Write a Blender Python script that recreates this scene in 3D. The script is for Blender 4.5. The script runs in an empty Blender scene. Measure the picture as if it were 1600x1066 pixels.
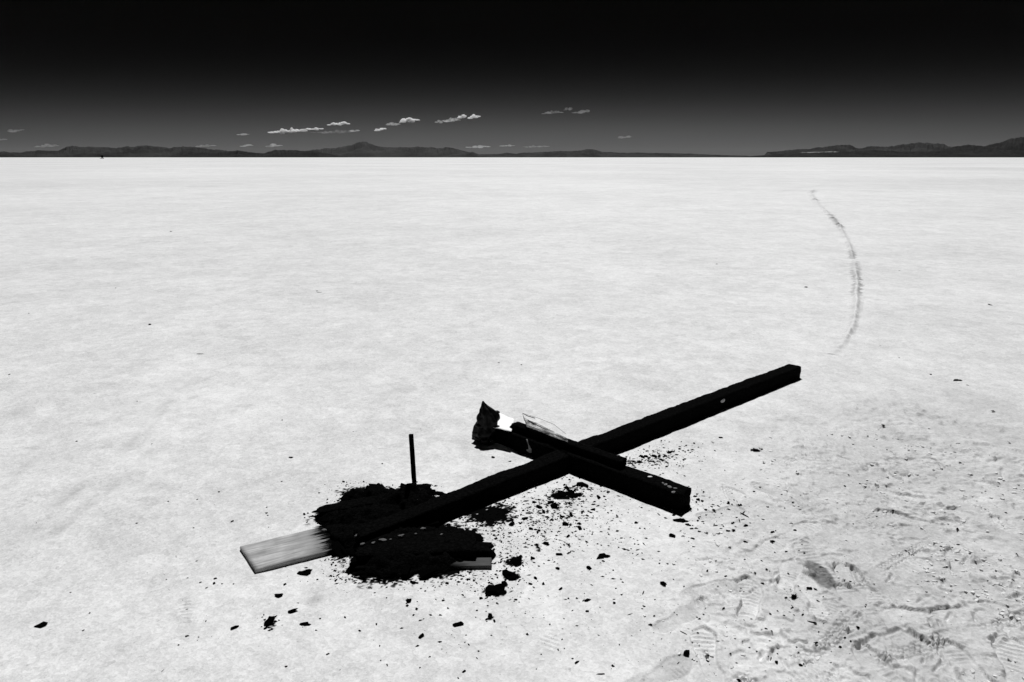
import bpy, bmesh, math, random
import numpy as np
from mathutils import Vector, Matrix

R = math.radians
random.seed(7)
RNG = np.random.default_rng(11)
scene = bpy.context.scene
COL = scene.collection

# ------------------------------------------------------------------ camera
CAM_H = 1.6
FPX = 1600 * 24 / 36                       # focal length in photo pixels
PITCH = math.atan(287 / FPX)
cam_d = bpy.data.cameras.new("camera")
cam_d.lens = 24
cam_d.sensor_width = 36
cam_d.clip_start = 0.05
cam_d.clip_end = 400000
cam = bpy.data.objects.new("camera", cam_d)
COL.objects.link(cam)
cam.location = (0, 0, CAM_H)
cam.rotation_euler = (math.pi / 2 - PITCH, 0, 0)
scene.camera = cam

# ------------------------------------------------------------------ sky and sun
SUN_EL, SUN_AZ = R(61), R(4)             # azimuth from +Y, negative to the left
world = bpy.data.worlds.new("World")
scene.world = world
world.use_nodes = True
wn, wl = world.node_tree.nodes, world.node_tree.links
wn.clear()
w_out = wn.new("ShaderNodeOutputWorld")
w_bg = wn.new("ShaderNodeBackground")
w_bg.inputs["Strength"].default_value = 0.1
sky = wn.new("ShaderNodeTexSky")
sky.sky_type = 'NISHITA'
sky.sun_disc = False
sky.sun_elevation = SUN_EL
sky.sun_rotation = SUN_AZ
sky.altitude = 1300
sky.air_density = 1.0
sky.dust_density = 0.6
sky.ozone_density = 1.0
# black-and-white film behind a deep red filter: only the red of the sky, printed hard
w_sep = wn.new("ShaderNodeSeparateColor")
w_mul = wn.new("ShaderNodeMapRange"); w_mul.interpolation_type = 'SMOOTHSTEP'
for k_, v_ in (("From Min", 3.6), ("From Max", 9.2), ("To Min", 0.0), ("To Max", 1.0)):
    w_mul.inputs[k_].default_value = v_
w_pow = wn.new("ShaderNodeMath"); w_pow.operation = 'POWER'; w_pow.inputs[1].default_value = 1.45
w_lvl = wn.new("ShaderNodeMath"); w_lvl.operation = 'MULTIPLY'; w_lvl.inputs[1].default_value = 0.9
w_com = wn.new("ShaderNodeCombineColor")
wl.new(sky.outputs["Color"], w_sep.inputs["Color"])
wl.new(w_sep.outputs["Red"], w_mul.inputs["Value"])
wl.new(w_mul.outputs["Result"], w_pow.inputs[0])
wl.new(w_pow.outputs[0], w_lvl.inputs[0])
for ch in ("Red", "Green", "Blue"):
    wl.new(w_lvl.outputs[0], w_com.inputs[ch])
wl.new(w_com.outputs["Color"], w_bg.inputs["Color"])
wl.new(w_bg.outputs["Background"], w_out.inputs["Surface"])

sun_d = bpy.data.lights.new("sun", 'SUN')
sun_d.energy = 4.0
sun_d.angle = R(0.5)
sun_d.color = (1, 1, 1)
sun = bpy.data.objects.new("sun", sun_d)
COL.objects.link(sun)
sun_dir = Vector((math.sin(SUN_AZ) * math.cos(SUN_EL), math.cos(SUN_AZ) * math.cos(SUN_EL), math.sin(SUN_EL)))
sun.rotation_euler = sun_dir.to_track_quat('Z', 'Y').to_euler()
sun.location = (-20, 30, 60)

scene.cycles.volume_bounces = 5          # light scatters on inside the clouds
vs = scene.view_settings
vs.view_transform = 'Standard'
vs.look = 'None'
vs.exposure = 0.0
vs.gamma = 1.0
vs.use_curve_mapping = False

# ------------------------------------------------------------------ helpers
def at(px, py, z=0.0):
    """World point at height z that stands at photo pixel (px, py)."""
    x = (px - 800) / FPX
    y = (533 - py) / FPX
    d = Vector((x, math.cos(PITCH) + y * math.sin(PITCH), -math.sin(PITCH) + y * math.cos(PITCH)))
    t = (z - CAM_H) / d.z
    return Vector((d.x * t, d.y * t, z))

def depth_of(p):
    return p[1] * math.cos(PITCH) + (CAM_H - p[2]) * math.sin(PITCH)

TAB = np.random.default_rng(5).random((64, 256, 256)).astype(np.float32)
def vnoise(x, y, seed=0):
    """2D value noise, 0..1, numpy arrays."""
    x = np.asarray(x, float); y = np.asarray(y, float)
    xf = np.floor(x); yf = np.floor(y)
    fx = x - xf; fy = y - yf
    fx = fx * fx * fx * (fx * (fx * 6 - 15) + 10); fy = fy * fy * fy * (fy * (fy * 6 - 15) + 10)
    xi = xf.astype(np.int64) & 255; yi = yf.astype(np.int64) & 255
    xj = (xi + 1) & 255; yj = (yi + 1) & 255
    T = TAB[seed % 64]
    a = T[xi, yi] * (1 - fx) + T[xj, yi] * fx
    b = T[xi, yj] * (1 - fx) + T[xj, yj] * fx
    return a * (1 - fy) + b * fy

def fbm(x, y, scale, octaves=4, seed=0, gain=0.5):
    """fractal noise, about -0.5..0.5; scale = metres of the largest lump"""
    x = np.asarray(x, float) / scale; y = np.asarray(y, float) / scale
    s = 0; a = 1.0; tot = 0; c, sn = math.cos(0.7), math.sin(0.7)
    for o in range(octaves):
        s = s + a * (vnoise(x + 17.3 * o, y + 9.1 * o, seed + o) - 0.5)
        tot += a; a *= gain
        x, y = (x * c - y * sn) * 2.03, (x * sn + y * c) * 2.03
    return s / tot

def sstep(a, b, x):
    t = np.clip((x - a) / (b - a), 0, 1)
    return t * t * (3 - 2 * t)

def tag(o, label=None, cat=None, group=None, kind=None):
    if label: o["label"] = label
    if cat: o["category"] = cat
    if group: o["group"] = group
    if kind: o["kind"] = kind
    return o

def empty(name, loc=(0, 0, 0), rz=0.0):
    o = bpy.data.objects.new(name, None)
    o.empty_display_size = 0.1
    COL.objects.link(o)
    o.location = loc
    o.rotation_euler = (0, 0, rz)
    return o

def link(name, mesh, mat=None, parent=None):
    o = bpy.data.objects.new(name, mesh)
    if mat is not None and not mesh.materials:
        mesh.materials.append(mat)
    COL.objects.link(o)
    if parent is not None:
        o.parent = parent
    return o

def pymesh(name, verts, faces, smooth=True):
    m = bpy.data.meshes.new(name)
    m.from_pydata([tuple(map(float, v)) for v in verts], [], [tuple(map(int, f)) for f in faces])
    if smooth:
        m.polygons.foreach_set("use_smooth", [True] * len(m.polygons))
    m.update()
    return m

def grid_mesh(name, X, Y, Z, keep=None, attrs=None):
    """quad grid from 2D arrays (rows = v, cols = u)"""
    nv, nu = X.shape
    co = np.stack([X, Y, Z], -1).reshape(-1, 3).astype(np.float32)
    idx = np.arange(nv * nu).reshape(nv, nu)
    q = np.stack([idx[:-1, :-1], idx[:-1, 1:], idx[1:, 1:], idx[1:, :-1]], -1).reshape(-1, 4)
    if keep is not None:
        k = (keep[:-1, :-1] | keep[:-1, 1:] | keep[1:, 1:] | keep[1:, :-1]).reshape(-1)
        q = q[k]
        used = np.unique(q)
        remap = np.full(nv * nu, -1); remap[used] = np.arange(len(used))
        q = remap[q]; co = co[used]
    else:
        used = None
    m = bpy.data.meshes.new(name)
    m.vertices.add(len(co)); m.vertices.foreach_set("co", co.ravel())
    n = len(q)
    m.loops.add(n * 4); m.loops.foreach_set("vertex_index", q.ravel().astype(np.int32))
    m.polygons.add(n)
    m.polygons.foreach_set("loop_start", np.arange(0, n * 4, 4, dtype=np.int32))
    m.polygons.foreach_set("use_smooth", np.ones(n, dtype=bool))
    m.update(calc_edges=True)
    for k, v in (attrs or {}).items():
        a = m.attributes.new(k, 'FLOAT', 'POINT')
        v = v.reshape(-1)
        if used is not None: v = v[used]
        a.data.foreach_set("value", v.astype(np.float32))
    return m

# ------------------------------------------------------------------ materials
def new_mat(name):
    m = bpy.data.materials.new(name)
    m.use_nodes = True
    nt = m.node_tree
    b = nt.nodes["Principled BSDF"]
    return m, nt, b

def N(nt, typ, **kw):
    n = nt.nodes.new(typ)
    for k, v in kw.items():
        setattr(n, k, v)
    return n

def noise(nt, coord, scale, detail=4, rough=0.55):
    n = N(nt, "ShaderNodeTexNoise")
    n.inputs["Scale"].default_value = scale
    n.inputs["Detail"].default_value = detail
    n.inputs["Roughness"].default_value = rough
    nt.links.new(coord, n.inputs["Vector"])
    return n.outputs["Fac"]

def mrange(nt, src, a, b, c, d, clamp=True):
    n = N(nt, "ShaderNodeMapRange")
    n.clamp = clamp
    for i, v in zip(("From Min", "From Max", "To Min", "To Max"), (a, b, c, d)):
        n.inputs[i].default_value = v
    nt.links.new(src, n.inputs["Value"])
    return n.outputs["Result"]

def math_n(nt, op, a, b=None, clamp=False):
    n = N(nt, "ShaderNodeMath", operation=op)
    n.use_clamp = clamp
    for i, v in enumerate((a, b)):
        if v is None: continue
        if isinstance(v, (int, float)): n.inputs[i].default_value = v
        else: nt.links.new(v, n.inputs[i])
    return n.outputs[0]

def gray(nt, val):
    n = N(nt, "ShaderNodeCombineColor")
    for c in ("Red", "Green", "Blue"):
        nt.links.new(val, n.inputs[c])
    return n.outputs["Color"]

def ground_material():
    m, nt, b = new_mat("salt_crust")
    tc = N(nt, "ShaderNodeTexCoord").outputs["Object"]
    big = noise(nt, tc, 0.035, 5, 0.6)
    mid = noise(nt, tc, 0.55, 6, 0.62)
    sm = noise(nt, tc, 9.0, 5, 0.6)
    fine = noise(nt, tc, 120.0, 3, 0.6)
    grit = noise(nt, tc, 1.6, 14, 0.86)
    patch = noise(nt, tc, 1.1, 5, 0.6)
    v = mrange(nt, big, 0.32, 0.68, -0.10, 0.06)
    v = math_n(nt, 'ADD', v, mrange(nt, mid, 0.3, 0.7, -0.06, 0.04))
    v = math_n(nt, 'ADD', v, mrange(nt, sm, 0.3, 0.7, -0.035, 0.03))
    v = math_n(nt, 'ADD', v, mrange(nt, fine, 0.3, 0.7, -0.07, 0.07))
    v = math_n(nt, 'ADD', v, mrange(nt, grit, 0.34, 0.66, -0.10, 0.09))
    v = math_n(nt, 'ADD', v, mrange(nt, patch, 0.35, 0.7, 0.02, -0.05))
    v = math_n(nt, 'ADD', v, mrange(nt, noise(nt, tc, 0.09, 7, 0.7), 0.60, 0.74, 0.0, -0.20))
    v = math_n(nt, 'ADD', v, 0.75)
    def cells(scale):
        n = N(nt, "ShaderNodeTexVoronoi"); n.inputs["Scale"].default_value = scale
        nt.links.new(tc, n.inputs["Vector"])
        sp = N(nt, "ShaderNodeSeparateColor"); nt.links.new(n.outputs["Color"], sp.inputs["Color"])
        return sp.outputs["Red"], n.outputs["Distance"]
    c1, d1 = cells(17.0)
    c2, d2 = cells(70.0)
    c3, d3 = cells(5.0)
    v = math_n(nt, 'ADD', v, mrange(nt, c1, 0, 1, -0.035, 0.035))
    v = math_n(nt, 'ADD', v, mrange(nt, c2, 0, 1, -0.06, 0.055))
    v = math_n(nt, 'ADD', v, mrange(nt, c3, 0, 1, -0.03, 0.03))
    v = math_n(nt, 'ADD', v, mrange(nt, noise(nt, tc, 46.0, 2, 0.5), 0.68, 0.76, 0.0, -0.20))
    damp_shade = N(nt, "ShaderNodeAttribute", attribute_name="damp_shade").outputs["Fac"]
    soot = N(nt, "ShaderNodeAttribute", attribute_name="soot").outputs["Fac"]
    dk = math_n(nt, 'SUBTRACT', 1.0, math_n(nt, 'MULTIPLY', damp_shade, 0.8, True))
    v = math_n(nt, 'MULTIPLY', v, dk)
    inv = math_n(nt, 'SUBTRACT', 1.0, soot, True)
    v = math_n(nt, 'MULTIPLY', v, inv)
    v = math_n(nt, 'MAXIMUM', v, 0.0025)
    nt.links.new(gray(nt, v), b.inputs["Base Color"])
    b.inputs["Roughness"].default_value = 0.6
    nt.links.new(math_n(nt, 'MULTIPLY', inv, 0.3), b.inputs["Specular IOR Level"])
    h = math_n(nt, 'ADD', math_n(nt, 'MULTIPLY', sm, 0.012), math_n(nt, 'ADD', math_n(nt, 'MULTIPLY', noise(nt, tc, 38.0, 3, .6), 0.004), math_n(nt, 'ADD', math_n(nt, 'ADD', math_n(nt, 'MULTIPLY', grit, 0.008), math_n(nt, 'ADD', math_n(nt, 'MULTIPLY', c2, 0.0016), math_n(nt, 'MULTIPLY', c1, 0.0012))), math_n(nt, 'MULTIPLY', fine, 0.0022))))
    bp = N(nt, "ShaderNodeBump")
    bp.inputs["Strength"].default_value = 0.55
    bp.inputs["Distance"].default_value = 1.0
    nt.links.new(h, bp.inputs["Height"])
    nt.links.new(bp.outputs["Normal"], b.inputs["Normal"])
    return m

def char_material(name, base=0.0020, spec=0.008, rough=0.8, bump=0.004, scale=60):
    m, nt, b = new_mat(name)
    tc = N(nt, "ShaderNodeTexCoord").outputs["Object"]
    n1 = noise(nt, tc, scale, 5)
    v = mrange(nt, n1, 0.35, 0.75, base * 0.6, base * 2.0)
    nt.links.new(gray(nt, v), b.inputs["Base Color"])
    b.inputs["Roughness"].default_value = rough
    b.inputs["Specular IOR Level"].default_value = spec
    vo = N(nt, "ShaderNodeTexVoronoi", feature='DISTANCE_TO_EDGE')
    vo.inputs["Scale"].default_value = scale * 0.7
    nt.links.new(tc, vo.inputs["Vector"])
    h = math_n(nt, 'ADD', math_n(nt, 'MULTIPLY', mrange(nt, vo.outputs["Distance"], 0, 0.12, 0, 1), bump), math_n(nt, 'MULTIPLY', n1, bump))
    bp = N(nt, "ShaderNodeBump")
    bp.inputs["Strength"].default_value = 0.8
    bp.inputs["Distance"].default_value = 1.0
    nt.links.new(h, bp.inputs["Height"])
    nt.links.new(bp.outputs["Normal"], b.inputs["Normal"])
    return m

def plank_material(name, char_at, char_dir, base=0.42, soft=0.012):
    """weathered grey wood along local X; burnt black beyond x = char_at in direction char_dir"""
    m, nt, b = new_mat(name)
    tc = N(nt, "ShaderNodeTexCoord").outputs["Object"]
    mp = N(nt, "ShaderNodeMapping")
    mp.inputs["Scale"].default_value = (2.0, 26.0, 26.0)
    nt.links.new(tc, mp.inputs["Vector"])
    g = noise(nt, mp.outputs["Vector"], 2.5, 8, 0.65)
    g2 = noise(nt, tc, 14, 4)
    v = math_n(nt, 'MULTIPLY', mrange(nt, g, 0.36, 0.64, base * 0.60, base * 1.15), mrange(nt, g2, 0.3, 0.7, 0.75, 1.12))
    sx = N(nt, "ShaderNodeSeparateXYZ")
    nt.links.new(tc, sx.inputs[0])
    e = math_n(nt, 'MULTIPLY', math_n(nt, 'SUBTRACT', sx.outputs["X"], char_at), char_dir)
    e = math_n(nt, 'ADD', e, mrange(nt, noise(nt, mp.outputs['Vector'], 0.9, 8, 0.8), 0.3, 0.7, -0.07, 0.07))
    burn = mrange(nt, e, -soft, soft, 0, 1)
    far = mrange(nt, math_n(nt, 'ADD', e, mrange(nt, g, 0.3, 0.7, -0.07, 0.07)), -0.09, 0.02, 0, 0.5)
    keep = math_n(nt, 'MULTIPLY', math_n(nt, 'SUBTRACT', 1.0, burn), math_n(nt, 'SUBTRACT', 1.0, far))
    v = math_n(nt, 'MAXIMUM', math_n(nt, 'MULTIPLY', v, keep), 0.0025)
    nt.links.new(gray(nt, v), b.inputs["Base Color"])
    b.inputs["Roughness"].default_value = 0.8
    nt.links.new(math_n(nt, 'MULTIPLY', keep, 0.15), b.inputs["Specular IOR Level"])
    bp = N(nt, "ShaderNodeBump")
    bp.inputs["Strength"].default_value = 0.6
    bp.inputs["Distance"].default_value = 0.004
    nt.links.new(g, bp.inputs["Height"])
    nt.links.new(bp.outputs["Normal"], b.inputs["Normal"])
    return m

def plain(name, val, rough=0.7, spec=0.3, var=0.25, scale=30):
    m, nt, b = new_mat(name)
    tc = N(nt, "ShaderNodeTexCoord").outputs["Object"]
    n1 = noise(nt, tc, scale, 5)
    v = mrange(nt, n1, 0.3, 0.7, val * (1 - var), val * (1 + var))
    nt.links.new(gray(nt, v), b.inputs["Base Color"])
    b.inputs["Roughness"].default_value = rough
    b.inputs["Specular IOR Level"].default_value = spec
    return m

def rock_material(name, lo, hi, scale):
    m, nt, b = new_mat(name)
    tc = N(nt, "ShaderNodeTexCoord").outputs["Object"]
    n1 = noise(nt, tc, scale, 8, 0.65)
    v = mrange(nt, n1, 0.38, 0.66, lo, hi)
    nt.links.new(gray(nt, v), b.inputs["Base Color"])
    b.inputs["Roughness"].default_value = 0.95
    b.inputs["Specular IOR Level"].default_value = 0.05
    return m

M_GROUND = ground_material()
M_CHAR = char_material("charred_timber")
M_ASH = char_material("charcoal", base=0.0020, spec=0.008, rough=0.8, scale=90)
M_BARE = plain("bare_wood", 0.45, 0.8, 0.1)
M_SALT = plain("salt_fleck", 0.7, 0.8, 0.1)
M_WRAP = char_material("scorched_plastic", base=0.007, spec=0.16, rough=0.5, bump=0.0015, scale=30)
M_WHITE = plain("white_cloth", 0.9, 0.85, 0.1, 0.03)

# ------------------------------------------------------------------ the ground
prints = [  # px, py, heading in degrees (world), length, depth
    (1212, 772, 118, .28, .010), (1165, 778, 128, .28, .009), (1128, 800, 20, .27, .010), (1250, 832, 35, .28, .008),
    (1190, 858, 30, .29, .010), (1112, 922, 15, .27, .009), (1168, 936, 70, .28, .010), (1276, 876, 95, .30, .016),
    (1268, 930, 80, .28, .014), (1345, 912, 100, .28, .011), (1352, 952, 100, .30, .010), (1290, 968, 60, .26, .007),
    (1388, 962, 80, .29, .010), (1446, 962, 175, .28, .013), (1512, 955, 10, .29, .014), (1437, 1028, 88, .30, .018),
    (1470, 1046, 80, .29, .018), (1520, 1046, 96, .28, .020), (1205, 1026, 5, .28, .012), (1108, 1022, 85, .27, .010),
    (1062, 962, 40, .27, .008), (1250, 1056, 20, .28, .012), (1556, 990, 70, .28, .020), (1590, 1040, 60, .30, .020),
    (1545, 880, 20, .28, .014), (1420, 812, 150, .28, .011), (1478, 842, 100, .27, .011), (1500, 882, 60, .28, .010),
    (1570, 770, 110, .28, .014), (1395, 772, 140, .27, .009), (1365, 806, 120, .26, .007), (1435, 780, 170, .27, .010),
    (1530, 812, 140, .28, .012), (1590, 830, 100, .28, .013), (1310, 1010, 30, .28, .010), (1390, 1052, 110, .28, .013),
    (1570, 705, 140, .27, .010), (1490, 735, 150, .27, .008), (840, 1022, 60, .26, .005), (288, 965, 120, .26, .004),
    (1030, 1052, 30, .27, .006), (1235, 900, 60, .27, .010), (1330, 870, 10, .27, .008), (1420, 890, 30, .28, .008),
]
GROOVES = [((1331, 887), (1340, 908), .008, .014), ((1395, 897), (1386, 911), .008, .012), ((1192, 1019), (1187, 1030), .007, .012), ((1208, 1018), (1203, 1031), .008, .014), ((1453, 968), (1457, 984), .008, .014), ((1467, 970), (1471, 981), .008, .014),
           ((1486, 957), (1479, 968), .007, .012), ((1440, 1006), (1448, 1020), .008, .014), ((1448, 1020), (1443, 1034), .008, .012), ((1466, 1014), (1475, 1030), .008, .014), ((1475, 1030), (1460, 1048), .008, .014), ((1434, 1046), (1432, 1064), .008, .012),
           ((1340, 1010), (1364, 994), .010, .020), ((1383, 990), (1402, 981), .009, .012), ((1548, 1002), (1562, 990), .010, .020), ((1400, 777), (1411, 783), .008, .012), ((1551, 804), (1559, 817), .008, .016), ((1562, 808), (1569, 820), .008, .014),
           ((1564, 738), (1569, 750), .009, .014), ((1586, 790), (1588, 800), .009, .014), ((1575, 758), (1582, 762), .008, .012), ((1514, 868), (1503, 880), .008, .012), ((1487, 854), (1493, 862), .008, .012), ((1517, 808), (1512, 815), .008, .010), ((1130, 757), (1136, 778), .007, .007),
           ((1136, 778), (1166, 800), .007, .008), ((1229, 752), (1232, 775), .007, .007), ((1196, 770), (1214, 790), .007, .008), ((1213, 900), (1204, 914), .008, .012), ((1120, 922), (1138, 944), .007, .010), ((1148, 922), (1153, 932), .007, .009), ((1086, 935), (1090, 944), .007, .009), ((1101, 936), (1104, 944), .007, .008),
           ((1180, 918), (1172, 926), .007, .009), ((1236, 866), (1245, 876), .007, .010), ((1238, 845), (1256, 838), .007, .007), ((1500, 940), (1512, 948), .008, .010), ((1524, 938), (1534, 941), .008, .012), ((1520, 958), (1527, 970), .008, .012), ((1595, 930), (1584, 936), .010, .016), ((1506, 1045), (1512, 1062), .010, .012),
           ((1100, 1015), (1107, 1030), .007, .009), ((1222, 1030), (1232, 1044), .009, .010), ((1325, 990), (1333, 985), .007, .012), ((1500, 700), (1506, 704), .007, .010), ((1460, 732), (1467, 736), .007, .010), ((1380, 940), (1370, 948), .008, .010), ((1440, 940), (1432, 946), .008, .010)]
SOLE_U = np.array([-.150, -.143, -.125, -.090, -.030, .050, .100, .130, .146, .152])
SOLE_W = np.array([.000, .016, .030, .037, .031, .049, .047, .032, .012, .000])
tracks = [  # narrow knobbly tyre tracks: photo points, width
    ([(1465, 838), (1405, 872), (1352, 905)], .040),
    ([(1335, 962), (1300, 1000), (1255, 1028), (1180, 1058), (1120, 1080)], .060),
    ([(1640, 955), (1570, 975), (1500, 990), (1445, 1008), (1380, 1030), (1300, 1058), (1240, 1080)], .060),
    ([(1475, 772), (1510, 782), (1550, 800)], .05),
]
tracks_w = [([at(*p) for p in pts], w) for pts, w in tracks]

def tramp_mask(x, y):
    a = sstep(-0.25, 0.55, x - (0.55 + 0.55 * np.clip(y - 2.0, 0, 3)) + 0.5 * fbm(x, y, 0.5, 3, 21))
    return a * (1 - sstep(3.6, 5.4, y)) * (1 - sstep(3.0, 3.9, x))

def ground_height(x, y):
    x = np.asarray(x, float); y = np.asarray(y, float)
    near = 1 - sstep(6.0, 14.0, np.hypot(x, y))
    T = tramp_mask(x, y)
    z = 0.010 * fbm(x, y, 0.7, 3, 1) + 0.004 * fbm(x, y, 0.09, 3, 4)
    rid = 1 - 2 * np.abs(fbm(x, y, .16, 4, 22, .6))
    rid2 = 1 - 2 * np.abs(fbm(x + 3, y, .07, 3, 26, .6))
    z = z + T * (0.009 * fbm(x, y, 0.22, 4, 8) + .010 * sstep(.72, 1, rid) * sstep(.4, .6, vnoise(x * 5, y * 5, 28)) + .006 * sstep(.7, 1, rid2) * sstep(.35, .6, vnoise(x * 6 + 4, y * 6, 29)) + 0.008 * fbm(x, y, 0.035, 4, 12, .65) + .010 * sstep(.66, .74, vnoise(x * 26 + 9, y * 26, 19)) * sstep(.5, .62, vnoise(x * 3, y * 3, 20)) - .006 * sstep(.60, .74, vnoise(x * 19, y * 19, 17)) * sstep(.45, .6, vnoise(x * 4, y * 4, 18)))
    # wind-combed ripples running away to the right
    ang = R(-32); s = x * math.cos(ang) + y * math.sin(ang); t = -x * math.sin(ang) + y * math.cos(ang)
    rp = sstep(.3, 1.4, x - 0.6 * (y - 2)) * sstep(2.3, 3.0, y)
    z = z + 0.016 * rp * fbm(s * 0.22, t, 0.10, 3, 15)
    z = z * near
    for i, (px, py, hd, L, dep) in enumerate(prints):
        c = at(px, py)
        sel = (np.abs(x - c.x) < .26) & (np.abs(y - c.y) < .26)
        if not sel.any(): continue
        X = x[sel] - c.x; Y = y[sel] - c.y
        a = R(hd)
        u = (X * math.cos(a) + Y * math.sin(a)) * .29 / L
        v = (-X * math.sin(a) + Y * math.cos(a)) * .29 / L
        v = v - (0.010 if i % 2 else -0.010) * np.cos(u * 14)
        wd = fbm(X + i, Y, .05, 2, 30) * .014
        d = np.interp(u, SOLE_U, SOLE_W, left=-1, right=-1)
        d = np.where(d > 0, d - np.abs(v), -np.hypot(np.maximum(np.abs(u) - .148, 0), np.maximum(np.abs(v) - .03, 0))) + wd
        dep = min(dep, .011) * .82 * (.42 + .58 * abs(math.sin(a)))
        part = sstep(.22, .55, vnoise(X * 9 + i * 3.7, Y * 9 + i, 34))          # some edges have crumbled away
        soft = .002 + .009 * vnoise(X * 7 + i * 1.3, Y * 7, 35) ** 3
        ins = sstep(-.002, soft, d)
        rim = np.exp(-((d + .010) / .010) ** 2) * part
        tread = np.sin(u * 2 * math.pi / (.017 + .002 * (i % 4)) + (2.2 * np.abs(v) / .03 if i % 3 == 0 else 0))
        tread = sstep(.0, .8, tread) * sstep(.004, .012, d) * (np.abs(u + .045) > .02) * sstep(.4, .7, vnoise(X * 14 + i, Y * 14, 38))
        tilt = 1 + 1.5 * u * (1 if i % 2 else -1)
        ins = ins * (.6 + .4 * part)
        zz = z[sel] * (1 - .85 * ins) - dep * tilt * ins + rim * dep * .28 * (0.3 + 1.4 * vnoise(X * 70 + i, Y * 70, 33)) + tread * .0042
        z[sel] = zz
    for pts, w in tracks_w:
        best = np.full(x.shape, 9.0); along = np.zeros(x.shape); side = np.zeros(x.shape)
        acc = 0
        for p, q in zip(pts[:-1], pts[1:]):
            dx, dy = q.x - p.x, q.y - p.y; L = math.hypot(dx, dy); dx /= L; dy /= L
            u = np.clip((x - p.x) * dx + (y - p.y) * dy, 0, L)
            sd = -(x - p.x) * dy + (y - p.y) * dx
            d = np.hypot(x - p.x - u * dx, y - p.y - u * dy)
            b = d < best
            best = np.where(b, d, best); along = np.where(b, acc + u, along); side = np.where(b, sd, side)
            acc += L
        ins = 1 - sstep(w * .40, w * .55, best)
        kn = np.sin(along * 2 * math.pi / .027 + np.sign(side) * 1.6) * np.cos(side * 2 * math.pi / (w * .5))
        ins = ins * sstep(.25, .6, vnoise(x * 7, y * 7, 39))
        z = z + ins * (-.004 + .0095 * kn * (.2 + 1.4 * vnoise(x * 40, y * 40, 36)))
        z = z + .003 * np.exp(-((best - w * .62) / (w * .14)) ** 2) * sstep(.3, .6, vnoise(x * 9, y * 9, 36))
    for p, q, wd_, dp_ in GROOVES:                       # sharp cuts and heel edges
        P_, Q_ = at(*p), at(*q)
        sel = (x > min(P_.x, Q_.x) - .06) & (x < max(P_.x, Q_.x) + .06) & (y > min(P_.y, Q_.y) - .06) & (y < max(P_.y, Q_.y) + .06)
        if not sel.any(): continue
        X = x[sel]; Y = y[sel]
        ex, ey = Q_.x - P_.x, Q_.y - P_.y; L2 = ex * ex + ey * ey
        t = np.clip(((X - P_.x) * ex + (Y - P_.y) * ey) / L2, 0, 1)
        dd = np.hypot(X - P_.x - t * ex, Y - P_.y - t * ey)
        fade = .35 + .65 * np.sin(math.pi * np.clip(t, .05, .95))
        z[sel] = z[sel] - dp_ * fade * np.clip(1 - dd / wd_, 0, 1) ** .7 + .25 * dp_ * np.exp(-((dd - wd_ * 1.6) / (wd_ * .7)) ** 2)
    # a kicked-up wedge of crust beside the prints
    for (px, py, ang, L, W, hh) in ((1338, 990, 28, .085, .040, .040), (1310, 972, 10, .075, .035, .018), (1390, 985, 25, .09, .03, .022),
                                    (1560, 985, 70, .06, .03, .028), (1590, 930, 20, .04, .03, .022), (1425, 775, -40, .05, .02, .014)):
        c = at(px, py); a = R(ang)
        u = (x - c.x) * math.cos(a) + (y - c.y) * math.sin(a); v = -(x - c.x) * math.sin(a) + (y - c.y) * math.cos(a)
        g = np.clip(1 - (u / L) ** 2, 0, 1) * np.clip(1 - np.abs(v - .2 * W) / W, 0, 1) * np.where(v < 0, sstep(-.3 * W, 0, v), 1)
        z = z + .20 * hh * g * (.85 + .3 * vnoise(x * 90, y * 90, 37))
    return z

def poly_sd(x, y, pts):
    """signed distance, positive inside, for a polygon of (x, y)"""
    d = np.full(x.shape, 1e9); ins = np.zeros(x.shape, bool)
    n = len(pts)
    for i in range(n):
        ax, ay = pts[i]; bx, by = pts[(i + 1) % n]
        ex, ey = bx - ax, by - ay
        t = np.clip(((x - ax) * ex + (y - ay) * ey) / (ex * ex + ey * ey + 1e-12), 0, 1)
        d = np.minimum(d, np.hypot(x - ax - t * ex, y - ay - t * ey))
        c = ((ay > y) != (by > y)) & (x < (bx - ax) * (y - ay) / (by - ay + 1e-12) + ax)
        ins ^= c
    return np.where(ins, d, -d)

def gpoly(pts): return [tuple(at(*p)[:2]) for p in pts]
HEAP = [  # outlines of the burnt ground and charcoal heaps, in the photo
    gpoly([(548, 766), (572, 770), (590, 766), (612, 770), (619, 779), (634, 771), (668, 770), (676, 778), (700, 782), (700, 800), (640, 806), (585, 806), (566, 792), (548, 784)]),
    gpoly([(498, 806), (520, 800), (540, 803), (572, 798), (690, 782), (720, 800), (640, 830), (600, 838), (530, 834), (508, 822)]),
    gpoly([(508, 836), (520, 824), (600, 815), (604, 862), (566, 870), (536, 864), (516, 850)]),
    gpoly([(552, 846), (600, 828), (680, 820), (738, 836), (744, 874), (700, 894), (640, 897), (610, 904), (572, 904), (554, 890)]),
]
SPLAT = [  # soot powder: px, py, rx, ry, strength, sharpness
    (768, 806, 46, 20, .95), (790, 800, 24, 14, .7), (556, 770, 18, 12, .75), (548, 778, 12, 10, .6), (600, 885, 75, 32, .5), (720, 880, 60, 22, .55), (560, 895, 26, 12, .6),
    (880, 775, 34, 12, .72), (905, 760, 22, 7, .6), (868, 795, 30, 22, .5), (830, 800, 50, 25, .42), (890, 805, 30, 18, .45), (776, 922, 22, 11, .85), (800, 878, 16, 8, .8),
    (800, 900, 16, 10, .8), (422, 975, 9, 9, .75), (1182, 703, 11, 4, .85), (1020, 718, 40, 12, .45), (1040, 708, 26, 8, .4), (985, 722, 18, 10, .5),
    (850, 850, 90, 45, .30), (1110, 790, 35, 25, .22), (940, 790, 70, 40, .22), (766, 966, 10, 6, .6), (1240, 932, 9, 7, .55),
]
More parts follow.
